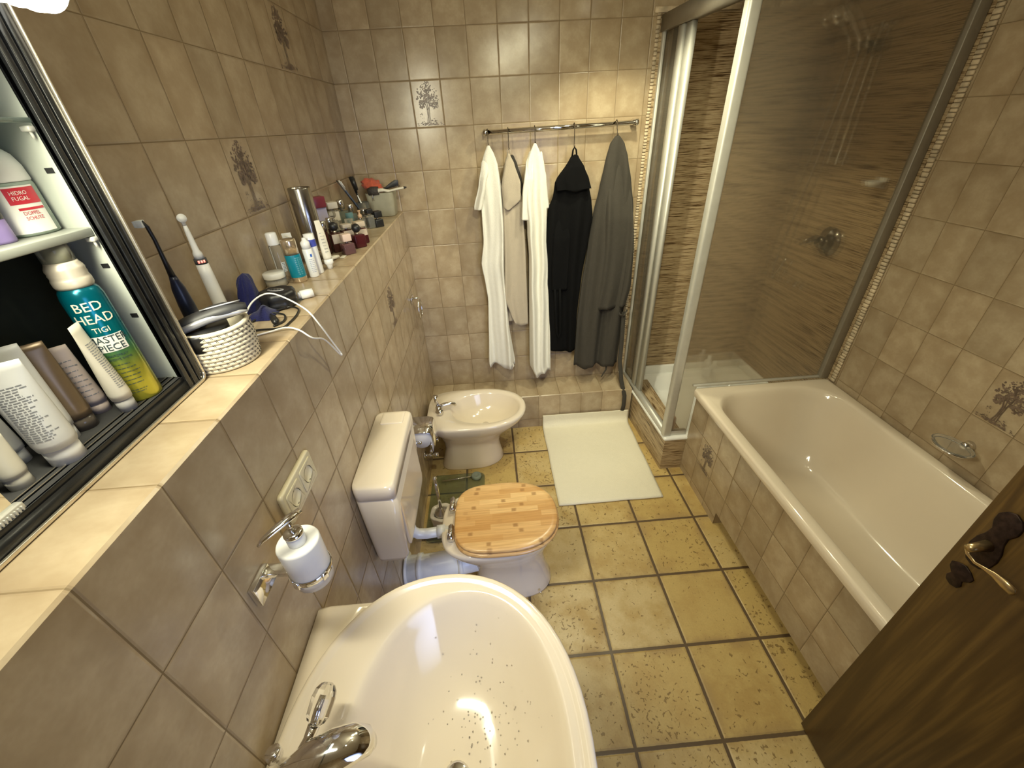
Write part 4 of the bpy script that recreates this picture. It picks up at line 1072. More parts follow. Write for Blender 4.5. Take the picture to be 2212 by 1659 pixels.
b = B(); b.lathe([(.001, .0284), (.018, .0285), (.0185, .03), (.0185, .06), (.012, .07), (.001, .07)], seg=24); put('cap', b, m_black, ro, world=False)
# ------------------------------------------------------------------ things standing on the tiled ledge
L0 = LE + .0004
m_rope = mat('cotton_rope', (.66, .60, .46), .85, var=.08, scale=70, bump=.4, bscale=350)
m_thread = mat('dark_thread', (.03, .025, .025), .8, var=.2)
bk = thing('rope_basket', 'round coiled rope basket with dark stitches on the ledge corner by the cabinet', 'basket', (-.100, -1.744, L0))
b = B(); RB = .066; NH = 10; HB = .082
for i in range(NH):
    z = .005 + i*(HB-.006)/(NH-1) ; rr_ = RB - .004 + .005*math.sin(i/NH*PI)*.6 + .002*i/NH
    b.tube([(rr_*math.cos(2*PI*k/40), rr_*math.sin(2*PI*k/40), z) for k in range(40)], .0052, 8, close=True)
b.lathe([(.001, .001), (RB-.005, .001), (RB-.005, .006), (.001, .006)], seg=32)
b.lathe([(RB-.0065, .004), (RB-.0055, HB)], seg=40, cap=False)
put('basket_wall', b, m_rope, bk, world=False, sm=60)
b = B(); rg = random.Random(3)
for i in range(NH-1):
    z = .009 + (i+.0)*(HB-.006)/(NH-1); rr_ = RB + .0012 + .002*i/NH + .003*math.sin(i/NH*PI)*.6
    n = 34
    for k in range(n):
        a = 2*PI*(k + .5*(i % 2))/n
        for da in (0, .035):
            p0 = (rr_*math.cos(a+da-.02), rr_*math.sin(a+da-.02), z+.0035); p1 = (rr_*math.cos(a+da+.02), rr_*math.sin(a+da+.02), z-.0028)
            b.tube([p0, p1], .0005, 5)
put('stitching', b, m_thread, bk, world=False, label='dark cross stitches').__setitem__('kind', 'stuff')
# electric toothbrushes
m_navy = mat('navy_plastic', (.012, .016, .035), .35, var=.15); m_wp = mat('ivory_plastic', (.74, .73, .68), .4, var=.03); m_bris = mat('bristles', (.80, .84, .80), .7, var=.1)
tb = thing('electric_toothbrush', 'dark navy electric toothbrush standing in the rope basket', 'toothbrush', (-.158, -1.703, L0+.012))
b = B(); b.lathe([(.001, 0), (.0135, 0), (.0145, .006), (.0150, .06), (.0145, .10), (.012, .135), (.008, .152), (.0065, .16), (.001, .16)], seg=24); put('handle', b, m_navy, tb, world=False)
b = B(); b.tube([(0, 0, .16), (0, 0, .19), (.002, -.001, .23), (.001, -.002, .255), (-.003, -.006, .266)], [.0062, .0042, .0034, .0036, .004], 12); put('neck', b, m_black, tb, world=False)
b = B(); b.box(-.0115, .0005, -.0115, -.0015, .255, .268, .001); b.mi = 0; b.box(-.0155, -.0105, -.0115, -.0015, .256, .267, .0005)
put('bristle_head', b, m_bris, tb, world=False, label='white and mint bristles')
tb = thing('electric_toothbrush', 'white electric toothbrush with a lit red ring behind the rope basket', 'toothbrush', (-.165, -1.592, L0))
b = B(); b.lathe([(.001, 0), (.026, 0), (.027, .004), (.026, .02), (.018, .026), (.001, .027)], seg=28); put('charging_base', b, m_wp, tb, world=False)
b = B(); b.lathe([(.0125, .0275), (.014, .032), (.0145, .08), (.0135, .14), (.0125, .166), (.001, .166)], seg=24); put('handle', b, m_wp, tb, world=False)
b = B(); b.lathe([(.0126, .1665), (.0126, .178), (.001, .178)], seg=24); put('ring', b, mat('dark_ring', (.06, .06, .06), .4), tb, world=False)
b = B()
for da in (-.55, -.1, .3): b.box(.0122, .0132, -.0018, .0018, .170, .1755, .0004, 1, Euler((0, 0, F1+da)).to_matrix().to_4x4())
put('indicator_light', b, emis('red_led', (1, .06, .02), 2.2), tb, world=False, label='lit red indicator lights')
b = B(); b.lathe([(.0100, .1785), (.009, .19), (.0065, .196), (.005, .235), (.0035, .25), (.001, .25)], seg=20); b.tube([(0, 0, .248), (.001, -.002, .262)], [.004, .0045], 10)
d_ = Vector((.62, -.72, .15)).normalized(); b.tube([Vector((0, 0, .262)) - d_*.004, Vector((0, 0, .262)) + d_*.007], .0088, 18); put('brush_head', b, m_wp, tb, world=False)
# shaver lying on the basket
m_grey = mat('shaver_grey', (.030, .030, .032), .5, var=.1); m_silv = mat('shaver_silver', (.42, .42, .44), .35, .5, var=.05)
A = Vector((-.150, -1.795, L0+.088)); Bv = Vector((-.028, -1.722, L0+.104))
D = (Bv - A).normalized(); sh = thing('electric_shaver', 'black and grey electric shaver lying across the rope basket', 'shaver', A)
def along(r_list, flat, off=(0, 0, 0)):
    n = len(r_list); Lg = (Bv-A).length; b = B()
    P = [A + D*(Lg*i/(n-1)) + Vector((0, 0, .010*math.sin(i/(n-1)*PI*.9))) + Vector(off) for i in range(n)]
    b.tube(P, r_list, 20, flat=flat); return b
put('housing', along([.009, .015, .017, .0175, .019, .021, .021, .018, .010], (.75, 1.0)), m_grey, sh)
nrm = Vector((D.y, -D.x, 0)).normalized()
put('side_band', along([.004, .011, .013, .0135, .0135, .0135, .012, .009, .003], (.55, .45), nrm*.0155 + Vector((0, 0, -.004))), m_silv, sh, label='silver side band')
b = B(); P = [A + D*((Bv-A).length*(.45+.5*i/5)) + Vector((0, 0, .026 - .004*i/5)) + nrm*.010 for i in range(6)]; b.tube(P, [.001, .0016, .0018, .0018, .0015, .0008], 8); put('trim_line', b, m_silv, sh)
b = B(); b.loft([[(p[0]-.128+.03, p[1]-1.766, p[2]+L0) for p in oval(0, 0, .036, .05, z, 24)] for z in (.05, .078, .084)]); 
tag(put('toiletry_pouch', b, m_black), 'black pouch filling the rope basket under the shaver', 'pouch')
# blue cloth pouch, black case, caps
m_blue = terry('navy_velvet', (.018, .020, .085), .5, .5)
b = B()
def pouch(u, v):
    a = 2*PI*u; z = .105*v; r_ = (.026*(1-v**4)**.5 + .001)*(1 + .14*math.sin(3*a+4*v) + .09*math.sin(7*a-6*v))
    return (-.180 + .75*r_*math.cos(a)*(1-.2*v), -1.447 + 1.35*r_*math.sin(a) + .012*v, L0 + z*(.92 + .06*math.sin(2*a+1)*(1-v)))
b.quadgrid(pouch, 40, 14)
b.quadgrid(lambda u, v: (-.128 + .05*(u-.5)*1.2, -1.502 + .075*(v-.5), L0 + .022*math.sin(PI*u)**.6*math.sin(PI*v)**.6*(1+.25*math.sin(9*u+5*v)) + .0005), 16, 16)
tag(put('velvet_scrunchie', b, m_blue, sm=80), 'crumpled navy blue velvet cloth against the wall behind the cables', 'cloth')
case = thing('round_case', 'flat black round case with an oval emblem on the ledge', 'case', (-.112, -1.432, L0))
b = B()
def oct_(r_, z): return [(r_*(1+.035*math.cos(8*a))*math.cos(a), r_*(1+.035*math.cos(8*a))*math.sin(a), z) for a in [2*PI*k/48 for k in range(48)]]
b.loft([oct_(.040, .0), oct_(.046, .004), oct_(.047, .016), oct_(.0445, .020), oct_(.047, .024), oct_(.047, .036), oct_(.043, .043), oct_(.036, .045), oct_(.034, .044)]); put('shell', b, m_black, case, world=False, sm=50)
b = B(); q = Matrix.Translation((0, 0, .0450)) @ Euler((0, 0, -.2)).to_matrix().to_4x4()
b.loft([oval(0, 0, .024, .0125, z, 32) for z in (0, .0006)], M=q); put('emblem', b, m_silv, case, world=False, label='silver oval emblem')
b = B(); 
for x0, x1 in ((-.013, -.006), (-.003, .003), (.006, .013)):
    b.tube([(x0, -.004, 0), ((x0+x1)/2, .005, 0), (x1, -.004, 0)], .0011, 6, M=Matrix.Translation((0, 0, .0458)) @ Euler((0, 0, -.2)).to_matrix().to_4x4())
b.tube([(-.017, .0, 0), (.017, .001, 0)], .0008, 6, M=Matrix.Translation((0, 0, .0458)) @ Euler((0, 0, -.2)).to_matrix().to_4x4())
put('emblem_mark', b, m_black, case, world=False)
b = B(); b.tube([(-.070, -1.392, L0+.0125), (-.040, -1.375, L0+.0125)], .0122, 22); b.tube([(-.076, -1.395, L0+.0125), (-.070, -1.392, L0+.0125)], .009, 14)
tag(put('cap_bottle', b, m_white), 'white screw cap lying on its side beside the black case', 'cap')
# cables
m_cablew = mat('white_cable', (.82, .81, .78), .35, var=.02); m_cablek = mat('black_cable', (.012, .012, .012), .35, var=.1)
def smoothpath(P, n=8):
    P = [Vector(p) for p in P]; out = []
    for i in range(len(P)-1):
        p0, p1, p2, p3 = P[max(0, i-1)], P[i], P[i+1], P[min(len(P)-1, i+2)]
        for k in range(n):
            t = k/n
            out.append(.5*((2*p1) + (p2-p0)*t + (2*p0-5*p1+4*p2-p3)*t*t + (3*p1-p0-3*p2+p3)*t**3))
    out.append(P[-1]); return out
wc_ = put('charging_cable', B().tube(smoothpath([(-.100, -1.690, L0+.035), (-.095, -1.655, L0+.045), (-.115, -1.555, L0+.056), (-.100, -1.505, L0+.060), (-.060, -1.512, L0+.052), (.008, -1.555, L0+.030), (.030, -1.556, L0-.012), (.032, -1.518, L0-.080), (.033, -1.490, L0-.128), (.034, -1.487, L0-.136), (.034, -1.497, L0-.132), (.033, -1.560, L0-.055), (.030, -1.615, L0-.022), (.008, -1.622, L0+.004), (-.025, -1.612, L0+.008), (-.060, -1.620, L0+.004), (-.095, -1.640, L0+.003), (-.115, -1.662, L0+.003)]), .0021, 10), m_cablew)
tag(wc_, 'white charging cable looping over the front edge of the ledge', 'cable')
kc = thing('power_cable', 'black power cable with plug coiled on the ledge beside the basket', 'cable', (-.08, -1.54, L0))
put('wire', B().tube(smoothpath([(-.150, -1.585, L0+.003), (-.128, -1.520, L0+.004), (-.110, -1.492, L0+.005), (-.078, -1.464, L0+.006), (-.048, -1.476, L0+.003), (-.036, -1.520, L0+.003), (-.035, -1.565, L0+.003), (-.042, -1.598, L0+.003), (-.085, -1.602, L0+.003), (-.125, -1.600, L0+.003), (-.165, -1.545, L0+.003), (-.150, -1.505, L0+.003), (-.112, -1.505, L0+.008), (-.080, -1.505, L0+.003), (-.062, -1.528, L0+.003), (-.055, -1.560, L0+.003), (-.068, -1.585, L0+.003)]), .0024, 10), m_cablek, kc)
b = B(); b.tube([(-.094, -1.530, L0+.009), (-.084, -1.545, L0+.010), (-.070, -1.566, L0+.009), (-.064, -1.578, L0+.007)], [.004, .008, .009, .006], 16); b.tube([(-.096, -1.527, L0+.009), (-.10, -1.520, L0+.009)], .003, 8); put('plug', b, m_cablek, kc)

# ---- bottles, from the case towards the back wall
m_clear = NT('clear_glass'); m_clear.set(col=(.92, .93, .90), rough=.03, trans=.92, ior=1.3); m_clear = m_clear.m
m_cream = mat('cream_fill', (.70, .64, .54), .5, var=.03); m_blush = mat('blush_lid', (.72, .60, .52), .35, var=.03)
m_gold = mat('pale_gold', (.66, .55, .40), .2, .8, var=.05); m_tealb = mat('teal_label', (.0, .20, .28), .35, var=.05)
j = thing('cream_jar', 'squat glass jar with a cream lid behind the black case', 'jar', (-.198, -1.246, L0))
b = B(); b.lathe([(.001, 0), (.029, 0), (.031, .004), (.031, .022), (.028, .025), (.001, .025)], seg=32); put('glass', b, m_clear, j, world=False)
b = B(); b.lathe([(.001, .002), (.026, .002), (.026, .018), (.001, .018)], seg=28); put('cream', b, m_cream, j, world=False)
b = B(); b.lathe([(.031, .0255), (.032, .027), (.032, .041), (.030, .043), (.001, .043)], seg=36); put('lid', b, m_wp, j, world=False)
cbt = thing('micellar_bottle', 'tall clear bottle with a white cap left of the teal bottle', 'bottle', (-.194, -1.190, L0))
b = B(); b.lathe([(.001, 0), (.017, 0), (.018, .003), (.018, .108), (.016, .112), (.001, .112)], seg=30); put('bottle', b, m_clear, cbt, world=False)
b = B(); b.lathe([(.0165, .1125), (.017, .114), (.016, .146), (.0135, .149), (.001, .150)], seg=28); put('cap', b, m_white, cbt, world=False)
b = B(); b.add(wrap(patch(.014, .030, 0, 0), .018, .045, F1+.1, .0004)); put('label', b, m_paper, cbt, world=False)
b = B(); b.add(wrap(lines(.010, .056, .034, 6, .0014, 9), .018, 0, F1+.1, .0007)); put('print', b, m_ink, cbt, world=False, smooth=False)
tl = thing('teal_bottle', 'teal labelled bottle with gold top and bottom on the ledge', 'bottle', (-.139, -1.212, L0))
b = B(); b.lathe([(.001, 0), (.0215, 0), (.0225, .002), (.0225, .016)], seg=32, cap=False); put('base', b, m_gold, tl, world=False); b = B(); b.lathe([(.0222, .0855), (.0222, .128), (.021, .131), (.001, .131)], seg=32); put('upper_bottle', b, m_gold, tl, world=False)
b = B(); b.lathe([(.0226, .0162), (.0228, .018), (.0228, .084), (.0224, .0855)], seg=36, cap=False); put('label', b, m_tealb, tl, world=False, label='teal wrap-around label')
b = B()
for k, (xo, n, th) in enumerate(((-.004, 9, .0030), (.0035, 9, .0030), (.0095, 7, .0018))):
    for i in range(n):
        rg = random.Random(k*31+i); zz = .076 - i*.0062*(1 if k < 2 else .9)
        w_ = rg.uniform(.0035, .0052) if k < 2 else .0025
        b.add(wrap(patch(w_, .0007, xo, .0012, 3), .0229, zz, F1, .0003)); b.add(wrap(patch(w_, .0007, xo, -.0012, 3), .0229, zz, F1, .0003))
        b.add(wrap(patch(.0007, th, xo + rg.choice((-1, 1))*w_/2, 0, 2), .0229, zz, F1, .0003))
put('print', b, mat('pale_teal_print', (.30, .55, .58), .4), tl, world=False, smooth=False)
def sbottle(label, x, y, r, hb, hc, a):
    o = thing('skincare_bottle', label, 'bottle', (x, y, L0), group='white skincare bottles beside the teal one')
    b = B(); b.lathe([(.001, 0), (r-.001, 0), (r, .002), (r, hb-.002), (r-.002, hb), (.001, hb)], seg=28); put('bottle', b, m_white, o, world=False)
    b = B(); b.lathe([(r-.0012, hb+.0004), (r-.001, hb+.02), (r*.6, hb+.024), (r*.5, hb+hc-.008), (r*.35, hb+hc), (.001, hb+hc)], seg=24); put('cap', b, m_white, o, world=False)
    b = B(); b.add(wrap(patch(.006, .009, .001, 0, 4), r, hb-.020, a, .0005)); put('emblem', b, mat('blue_print', (.03, .13, .55), .4), o, world=False, label='small blue square')
    b = B(); b.add(wrap(lines(r*1.2, hb-.032, .018, 8, .0013, int(hb*1000)), r, 0, a, .0004)); put('print', b, mat('blue_grey_print', (.22, .27, .42), .5), o, world=False, smooth=False)
    return o
sbottle('front white bottle with small blue square next to the teal bottle', -.107, -1.170, .0150, .090, .034, F1)
sb = thing('serum_pack', 'white and blue backed bottle behind the front white skincare bottle', 'bottle', (-.104, -1.134, L0), group='white skincare bottles beside the teal one')
b = B(); b.lathe([(.001, 0), (.0145, 0), (.0155, .002), (.0165, .10), (.0160, .128), (.001, .129)], seg=28); put('bottle', b, m_white, sb, world=False)
b = B(); b.add(wrap(patch(.030, .022, 0, 0, 12), .0163, .100, F1, .0006)); put('label', b, mat('violet_blue_label', (.06, .08, .42), .4), sb, world=False, label='violet blue band')
cb_ = thing('folded_leaflet', 'small cream leaflet sticking up behind the teal bottle', 'leaflet', (-.190, -1.095, L0))
b = B(); b.loft([[(-.014, 0, 0), (-.014, .001, 0), (.012, .012, 0), (.012, .011, 0)], [(-.016, -.001, .126), (-.016, 0, .126), (.010, .011, .126), (.010, .010, .126)]]); put('sheet', b, m_paper, cb_, world=False, smooth=False)
b = B(); b.tube(smoothpath([(.012, .0, .0), (.014, -.004, .07), (.010, -.006, .112), (-.004, -.006, .118)]), .0016, 8); put('paper_strip', b, m_tc, cb_, world=False)
# toothpaste tube standing on its cap, half squeezed
tp = thing('toothpaste_tube', 'squeezed cream tube standing on its white cap near the ledge front', 'tube', (-.080, -1.090, L0), (0, 0, F1))
rings = []
for i in range(17):
    t = i/16; z = .034 + .125*t; d = .0125*(1-t)**1.2 + .001; a = .0145 + .003*math.sin(t*3) - .006*t
    ox = -.004*math.sin(t*7.5)*t; rings.append([(ox + d*math.cos(q), a*math.sin(q), z) for q in [2*PI*k/24 for k in range(24)]])
b = B(); b.loft(rings); put('tube', b, m_tc, tp, world=False, sm=60)
b = B(); b.lathe([(.001, 0), (.0085, 0), (.010, .012), (.0125, .016), (.0155, .020), (.0155, .032), (.013, .0338), (.001, .0338)], seg=24); put('cap', b, m_white, tp, world=False)
b = B(); b2 = lines(.016, .12, .06, 7, .0016, 8)
for v in b2.verts: v.co = (.012*(1-(v.co.y-.034)/.125)**1.2 + .0035, v.co.x, v.co.y)
b.add(b2); put('print', b, m_greyink, tp, world=False, smooth=False)
b = B(); b.tube([(-.122, -1.025, L0+.010), (-.095, -.975, L0+.010), (-.088, -.962, L0+.009)], [.010, .010, .007], 16, flat=(.7, 1)); b.box(-.085, -.068, -.962, -.93, L0+.0005, L0+.0025, .0005)
tag(put('sample_sachet', b, m_tc), 'flat cream sachet and tube lying in front of the brown square perfume', 'sachet')
# polished steel cylinder
st = thing('steel_canister', 'tall polished steel cylinder standing against the wall', 'canister', (-.158, -.965, L0))
b = B(); b.lathe([(.001, 0), (.0365, 0), (.037, .002), (.037, .244), (.0355, .247), (.034, .245), (.034, .20), (.001, .2)], seg=48); put('cylinder', b, mat('dark_polished_steel', (.40, .385, .36), .2, 1.0, var=.04), st, world=False, sm=50)
b = B(); b.lathe([(.0372, .035), (.0374, .036), (.0374, .044), (.0372, .045)], seg=48, cap=False); put('band', b, m_steel, st, world=False)
# perfumes
def pglass(name, c, tr_=.75):
    t = NT(name); t.set(col=c, rough=.04, trans=tr_, ior=1.33); return t.m
m_pclear = pglass('perfume_clear', (.80, .78, .70), .85); m_pbrown = pglass('perfume_brown', (.10, .035, .025), .55); m_pred = pglass('perfume_red', (.13, .025, .03), .55); m_pmauve = pglass('perfume_mauve', (.34, .18, .19), .7); m_pgreen = pglass('perfume_grey_green', (.32, .36, .32), .7)
m_pteal = pglass('perfume_teal', (.16, .30, .32), .4); m_beige = mat('beige_label', (.50, .41, .31), .5, var=.05); m_pinkl = mat('pink_cap', (.66, .50, .42), .4, var=.03); m_sil = mat('silver_cap', (.62, .61, .60), .14, .95, var=.03); m_kraft = mat('kraft_label', (.42, .36, .29), .6, var=.08)
GP = 'perfume bottles on the far end of the ledge'
def perfume(label, x, y, w, d, h, glass, cap=None, capm=None, rot=-.6, fill=None, lab=None, labz=(.3, .9), neck=True, round_=False, bev=.004, name='perfume_bottle'):
    """square or round flacon w x d x h; cap = ('ball'|'cyl'|'cube', radius, height)"""
    o = thing(name, label, 'perfume', (x, y, L0), (0, 0, rot), group=GP)
    b = B()
    if round_: b.lathe([(.001, 0), (w/2-.002, 0), (w/2, .003), (w/2, h-.006), (w/2-.005, h), (.001, h)], seg=28)
    else: b.box(-w/2, w/2, -d/2, d/2, 0, h, bev, 3)
    put('flacon', b, glass, o, world=False)
    if fill:
        b = B()
        if round_: b.lathe([(.001, .004), (w/2-.004, .004), (w/2-.004, h*fill[1]), (.001, h*fill[1])], seg=24)
        else: b.box(-w/2+.004, w/2-.004, -d/2+.004, d/2-.004, .005, h*fill[1], .002, 1)
        put('scent', b, fill[0], o, world=False)
    z = h
    if neck: b = B(); b.lathe([(.001, h-.0005), (.006, h-.0005), (.006, h+.008), (.001, h+.008)], seg=16); put('neck', b, m_gold if capm is m_black else m_sil, o, world=False); z = h + .0082
    if cap:
        k, r_, ch_ = cap; b = B()
        if k == 'ball': b.sphere((0, 0, z+r_*.93), r_, 3)
        elif k == 'cyl': b.lathe([(.001, z), (r_, z), (r_, z+ch_-.002), (r_-.002, z+ch_), (.001, z+ch_)], seg=24)
        elif k == 'pump': b.lathe([(.001, z), (r_, z), (r_, z+ch_*.4), (r_*.45, z+ch_*.5), (r_*.45, z+ch_*.8), (r_*.8, z+ch_*.85), (r_*.7, z+ch_), (.001, z+ch_)], seg=20)
        else: b.box(-r_, r_, -r_, r_, z, z+ch_, .0015, 2)
        put('cap', b, capm, o, world=False)
    if lab:
        b = B(); z0_, z1_ = h*labz[0], h*labz[1]
        if round_: b.add(wrap(patch(w*1.1, z1_-z0_, 0, 0, 14), w/2, (z0_+z1_)/2, -PI/2+.3, .0004))
        else: b.box(-w/2+.003, w/2-.003, -d/2-.0006, -d/2+.0004, z0_, z1_); b.box(w/2-.0004, w/2+.0006, -d/2+.003, d/2-.003, z0_, z1_)
        put('label', b, lab, o, world=False, smooth=False)
    return o
RT = .70
perfume('square brown perfume with a grey-beige upper label nearest the toothpaste tube', -.118, -.848, .050, .040, .070, m_pbrown, ('ball', .017, 0), m_black, RT, lab=m_kraft, labz=(.48, .97))
perfume('small mauve cube perfume with a pink square cap at the ledge front', -.066, -.898, .044, .040, .040, m_pmauve, ('cube', .0165, .026), m_pinkl, RT, fill=(m_pred, .5))
perfume('dark red perfume with black ball cap nearest the ledge edge', -.048, -.800, .046, .040, .050, m_pred, ('ball', .0172, 0), m_black, RT, lab=None)
perfume('dark red perfume with pale label behind the black ball cap', -.052, -.735, .048, .036, .060, m_pred, ('cube', .019, .020), m_beige, RT, lab=m_beige, labz=(.55, .97))
perfume('brown perfume with a beige shoulder label behind the mauve cube', -.095, -.775, .046, .036, .066, m_pbrown, ('cube', .018, .014), m_kraft, RT, lab=m_beige, labz=(.5, .97))
perfume('slim dark tube perfume with silver cap, nearer of two by the canister', -.146, -.878, .022, .022, .085, m_pbrown, ('cyl', .0112, .036), m_sil, 0, round_=True, neck=False)
perfume('slim dark tube perfume with silver cap, farther of two by the canister', -.134, -.832, .022, .022, .088, m_pbrown, ('cyl', .0115, .036), m_sil, 0, round_=True, neck=False)
fb = perfume('tall frosted flat bottle with a crimson top behind the silver caps', -.190, -.740, .046, .026, .150, m_pclear, ('cube', .0225, .040), mat('crimson_cap', (.22, .035, .05), .3), RT, neck=False)
b = B(); b.box(-.021, .021, -.0138, -.0126, .10, .148); put('label', b, mat('lilac_label', (.52, .48, .62), .4), fb, world=False, smooth=False)
perfume('clear domed perfume beside the frosted bottle', -.176, -.660, .044, .044, .085, m_pclear, ('ball', .016, 0), m_pclear, 0, round_=True)
perfume('clear perfume with cream label at the back wall side', -.205, -.560, .050, .030, .110, m_pclear, ('cube', .022, .026), m_cream, RT, lab=m_cream, labz=(.6, .95))
perfume('grey glass perfume with tall silver cap', -.192, -.470, .048, .034, .092, m_pgreen, ('cyl', .0155, .040), m_sil, RT)
perfume('grey perfume with smooth steel cap in the rear row', -.168, -.415, .042, .034, .070, m_pgreen, ('cyl', .0155, .034), m_sil, RT)
perfume('teal capped clear perfume in the middle of the group', -.140, -.545, .046, .036, .050, m_pclear, ('cyl', .0175, .036), m_pteal, RT)
perfume('faceted clear perfume lying low behind the black ball caps', -.118, -.640, .056, .044, .056, m_pclear, ('cube', .013, .020), m_pclear, RT+.4, bev=.014)
perfume('dark green round perfume behind the grey labelled one', -.150, -.740, .040, .040, .058, m_pgreen, ('cyl', .013, .020), m_black, 0, round_=True)
perfume('small flacon with peach pump top', -.120, -.455, .032, .026, .046, m_pclear, ('pump', .010, .034), mat('peach_pump', (.55, .36, .22), .4), RT)
perfume('clear perfume with wide silver collar next to the black cubes', -.112, -.395, .040, .034, .050, m_pclear, ('cyl', .0165, .028), m_sil, RT)
perfume('narrow black and clear striped flacon', -.083, -.425, .034, .030, .060, m_pclear, ('cube', .015, .018), m_black, RT, fill=(m_black, .8))
perfume('black square perfume with silver waist at the ledge front', -.052, -.405, .042, .034, .036, m_black, ('cube', .0185, .028), m_black, RT)
# glass with toothbrushes and combs
cup = thing('brush_tumbler', 'clear tumbler holding toothbrushes in front of the stone pot', 'tumbler', (-.150, -.255, L0))
b = B(); b.lathe([(.001, 0), (.026, 0), (.029, .003), (.033, .095), (.031, .095), (.027, .006), (.001, .006)], seg=28); put('glass', b, m_clear, cup, world=False)
GS = 'sticks in the brush tumbler'
def stick(name, label, cat, p, q, r_, m, head=None, hm=None):
    o = thing(name, label, cat, p, group=GS); p, q = Vector(p), Vector(q)
    b = B(); b.tube([p, p.lerp(q, .5) + Vector((.002, 0, .001)), q], [r_*.8, r_*1.1, r_*.75], 10, flat=(1, .7)); put('handle', b, m, o)
    if head:
        d = (q-p).normalized(); b = B(); b.tube([q - d*.002, q + d*head[0]], [r_*.9, head[1]], 10, flat=(1, .6)); b.tube([q + d*head[0]*.2 + Vector((.006, -.004, 0)), q + d*head[0]*.9 + Vector((.006, -.004, 0))], head[1]*.8, 8); put('head', b, hm or m, o)
    return o
stick('tail_comb', 'long black stick leaning to the left out of the tumbler', 'comb', (-.145, -.262, L0+.008), (-.214, -.37, L0+.21), .0032, m_black)
stick('toothbrush', 'blue and cream toothbrush in the clear tumbler', 'toothbrush', (-.150, -.250, L0+.008), (-.196, -.330, L0+.165), .0045, mat('blue_handle', (.06, .09, .17), .4), (.05, .004), m_wp)
stick('toothbrush', 'white toothbrush standing nearest the pot in the tumbler', 'toothbrush', (-.138, -.252, L0+.008), (-.160, -.272, L0+.130), .0040, m_white)
stick('hairbrush', 'black hairbrush with cream back standing in the tumbler', 'brush', (-.155, -.240, L0+.008), (-.165, -.262, L0+.140), .006, m_black, (.075, .013), m_black)
stick('nail_file', 'cream file standing highest in the tumbler', 'file', (-.158, -.250, L0+.008), (-.172, -.255, L0+.215), .0036, m_tc)
# stone pot with hair things
m_pot = mat('sage_stoneware', (.39, .37, .27), .6, var=.06, scale=25, bump=.1)
pot = thing('stone_pot', 'sage beige square pot in the back corner of the ledge', 'pot', (-.084, -.088, L0))
b = B()
def sq(s_, z): return [(x, y, z) for x, y, _ in rrect(-s_, s_, -s_*.82, s_*.82, .022, 0, 7, 5)]
b.loft([sq(.058, 0), sq(.064, .004), sq(.074, .112), sq(.0745, .118), sq(.072, .120), sq(.069, .118), sq(.060, .02), sq(.05, .016)]); put('pot_wall', b, m_pot, pot, world=False, sm=50)
m_coral = terry('coral_towelling', (.56, .12, .065), .25, .8)
b = B()
def ball(u, v):
    a, p = 2*PI*u, PI*(v-.5); n = mnoise.noise((3*math.cos(a)*math.cos(p), 3*math.sin(a)*math.cos(p), 3*math.sin(p)))
    r_ = 1 + .30*n
    return (-.118 + .052*r_*math.cos(a)*math.cos(p), -.105 + .045*r_*math.sin(a)*math.cos(p), L0 + .152 + .034*r_*math.sin(p) - .10*(math.cos(a)*math.cos(p))*.12)
b.quadgrid(ball, 40, 20); tag(put('coral_cloth', b, m_coral, sm=80), 'crumpled coral towelling cloth on top of the stone pot', 'cloth')
hb = thing('paddle_brush', 'cream handled hairbrush lying across the stone pot', 'brush', (-.06, -.12, L0+.125))
b = B(); b.tube(smoothpath([(-.085, -.150, L0+.132), (-.058, -.150, L0+.134), (-.030, -.148, L0+.128), (-.005, -.146, L0+.131), (.030, -.142, L0+.136), (.052, -.138, L0+.138)], 4), [.020]*2+[.017]*3+[.013]*4+[.010]*4+[.0105]*4+[.010]*3+[.006], 14, flat=(.55, 1)); put('handle', b, m_tc, hb)
b = B(); b.tube([(.052, -.138, L0+.138), (.066, -.136, L0+.139)], [.0065, .003], 12); put('handle_tip', b, m_black, hb)
b = B(); b.tube([(-.135, -.152, L0+.128), (-.110, -.152, L0+.132), (-.080, -.150, L0+.132)], [.017, .022, .020], 18); put('bristle_head', b, mat('brush_bristles', (.05, .042, .036), .7, var=.4, scale=200, bump=.6, bscale=500), hb)
cm = thing('comb', 'black wide comb behind the cream hairbrush on the pot', 'comb', (-.03, -.07, L0+.13))
b = B(); M_ = Matrix.Translation((-.075, -.075, L0+.122)) @ Euler((PI/2, -.12, .05)).to_matrix().to_4x4()
b.prism([(0, 0), (.03, .004), (.06, .008), (.092, .012), (.096, .036), (.080, .040), (.05, .030), (.02, .016), (0, .012)], 0, .006, M_, .0012)
for i in range(8): b.box(.062+.0045*i, .064+.0045*i, .004, .012, .001, .005, 0, 1, M_)
put('blade', b, m_black, cm)
sc = thing('nail_scissors', 'tiny metal scissors hooked over the near rim of the pot', 'scissors', (-.115, -.163, L0+.115))
b = B()
for cx_ in (-.122, -.108): b.tube([(cx_ + .008*math.cos(2*PI*k/16), -.1640, L0+.128 + .006*math.sin(2*PI*k/16)) for k in range(16)], .0016, 6, close=True)
put('finger_loops', b, m_black, sc)
b = B(); b.tube([(-.117, -.1635, L0+.121), (-.110, -.1635, L0+.085)], [.002, .0012], 6); b.tube([(-.112, -.1655, L0+.121), (-.118, -.1655, L0+.085)], [.002, .0012], 6); put('blades', b, m_sil, sc)

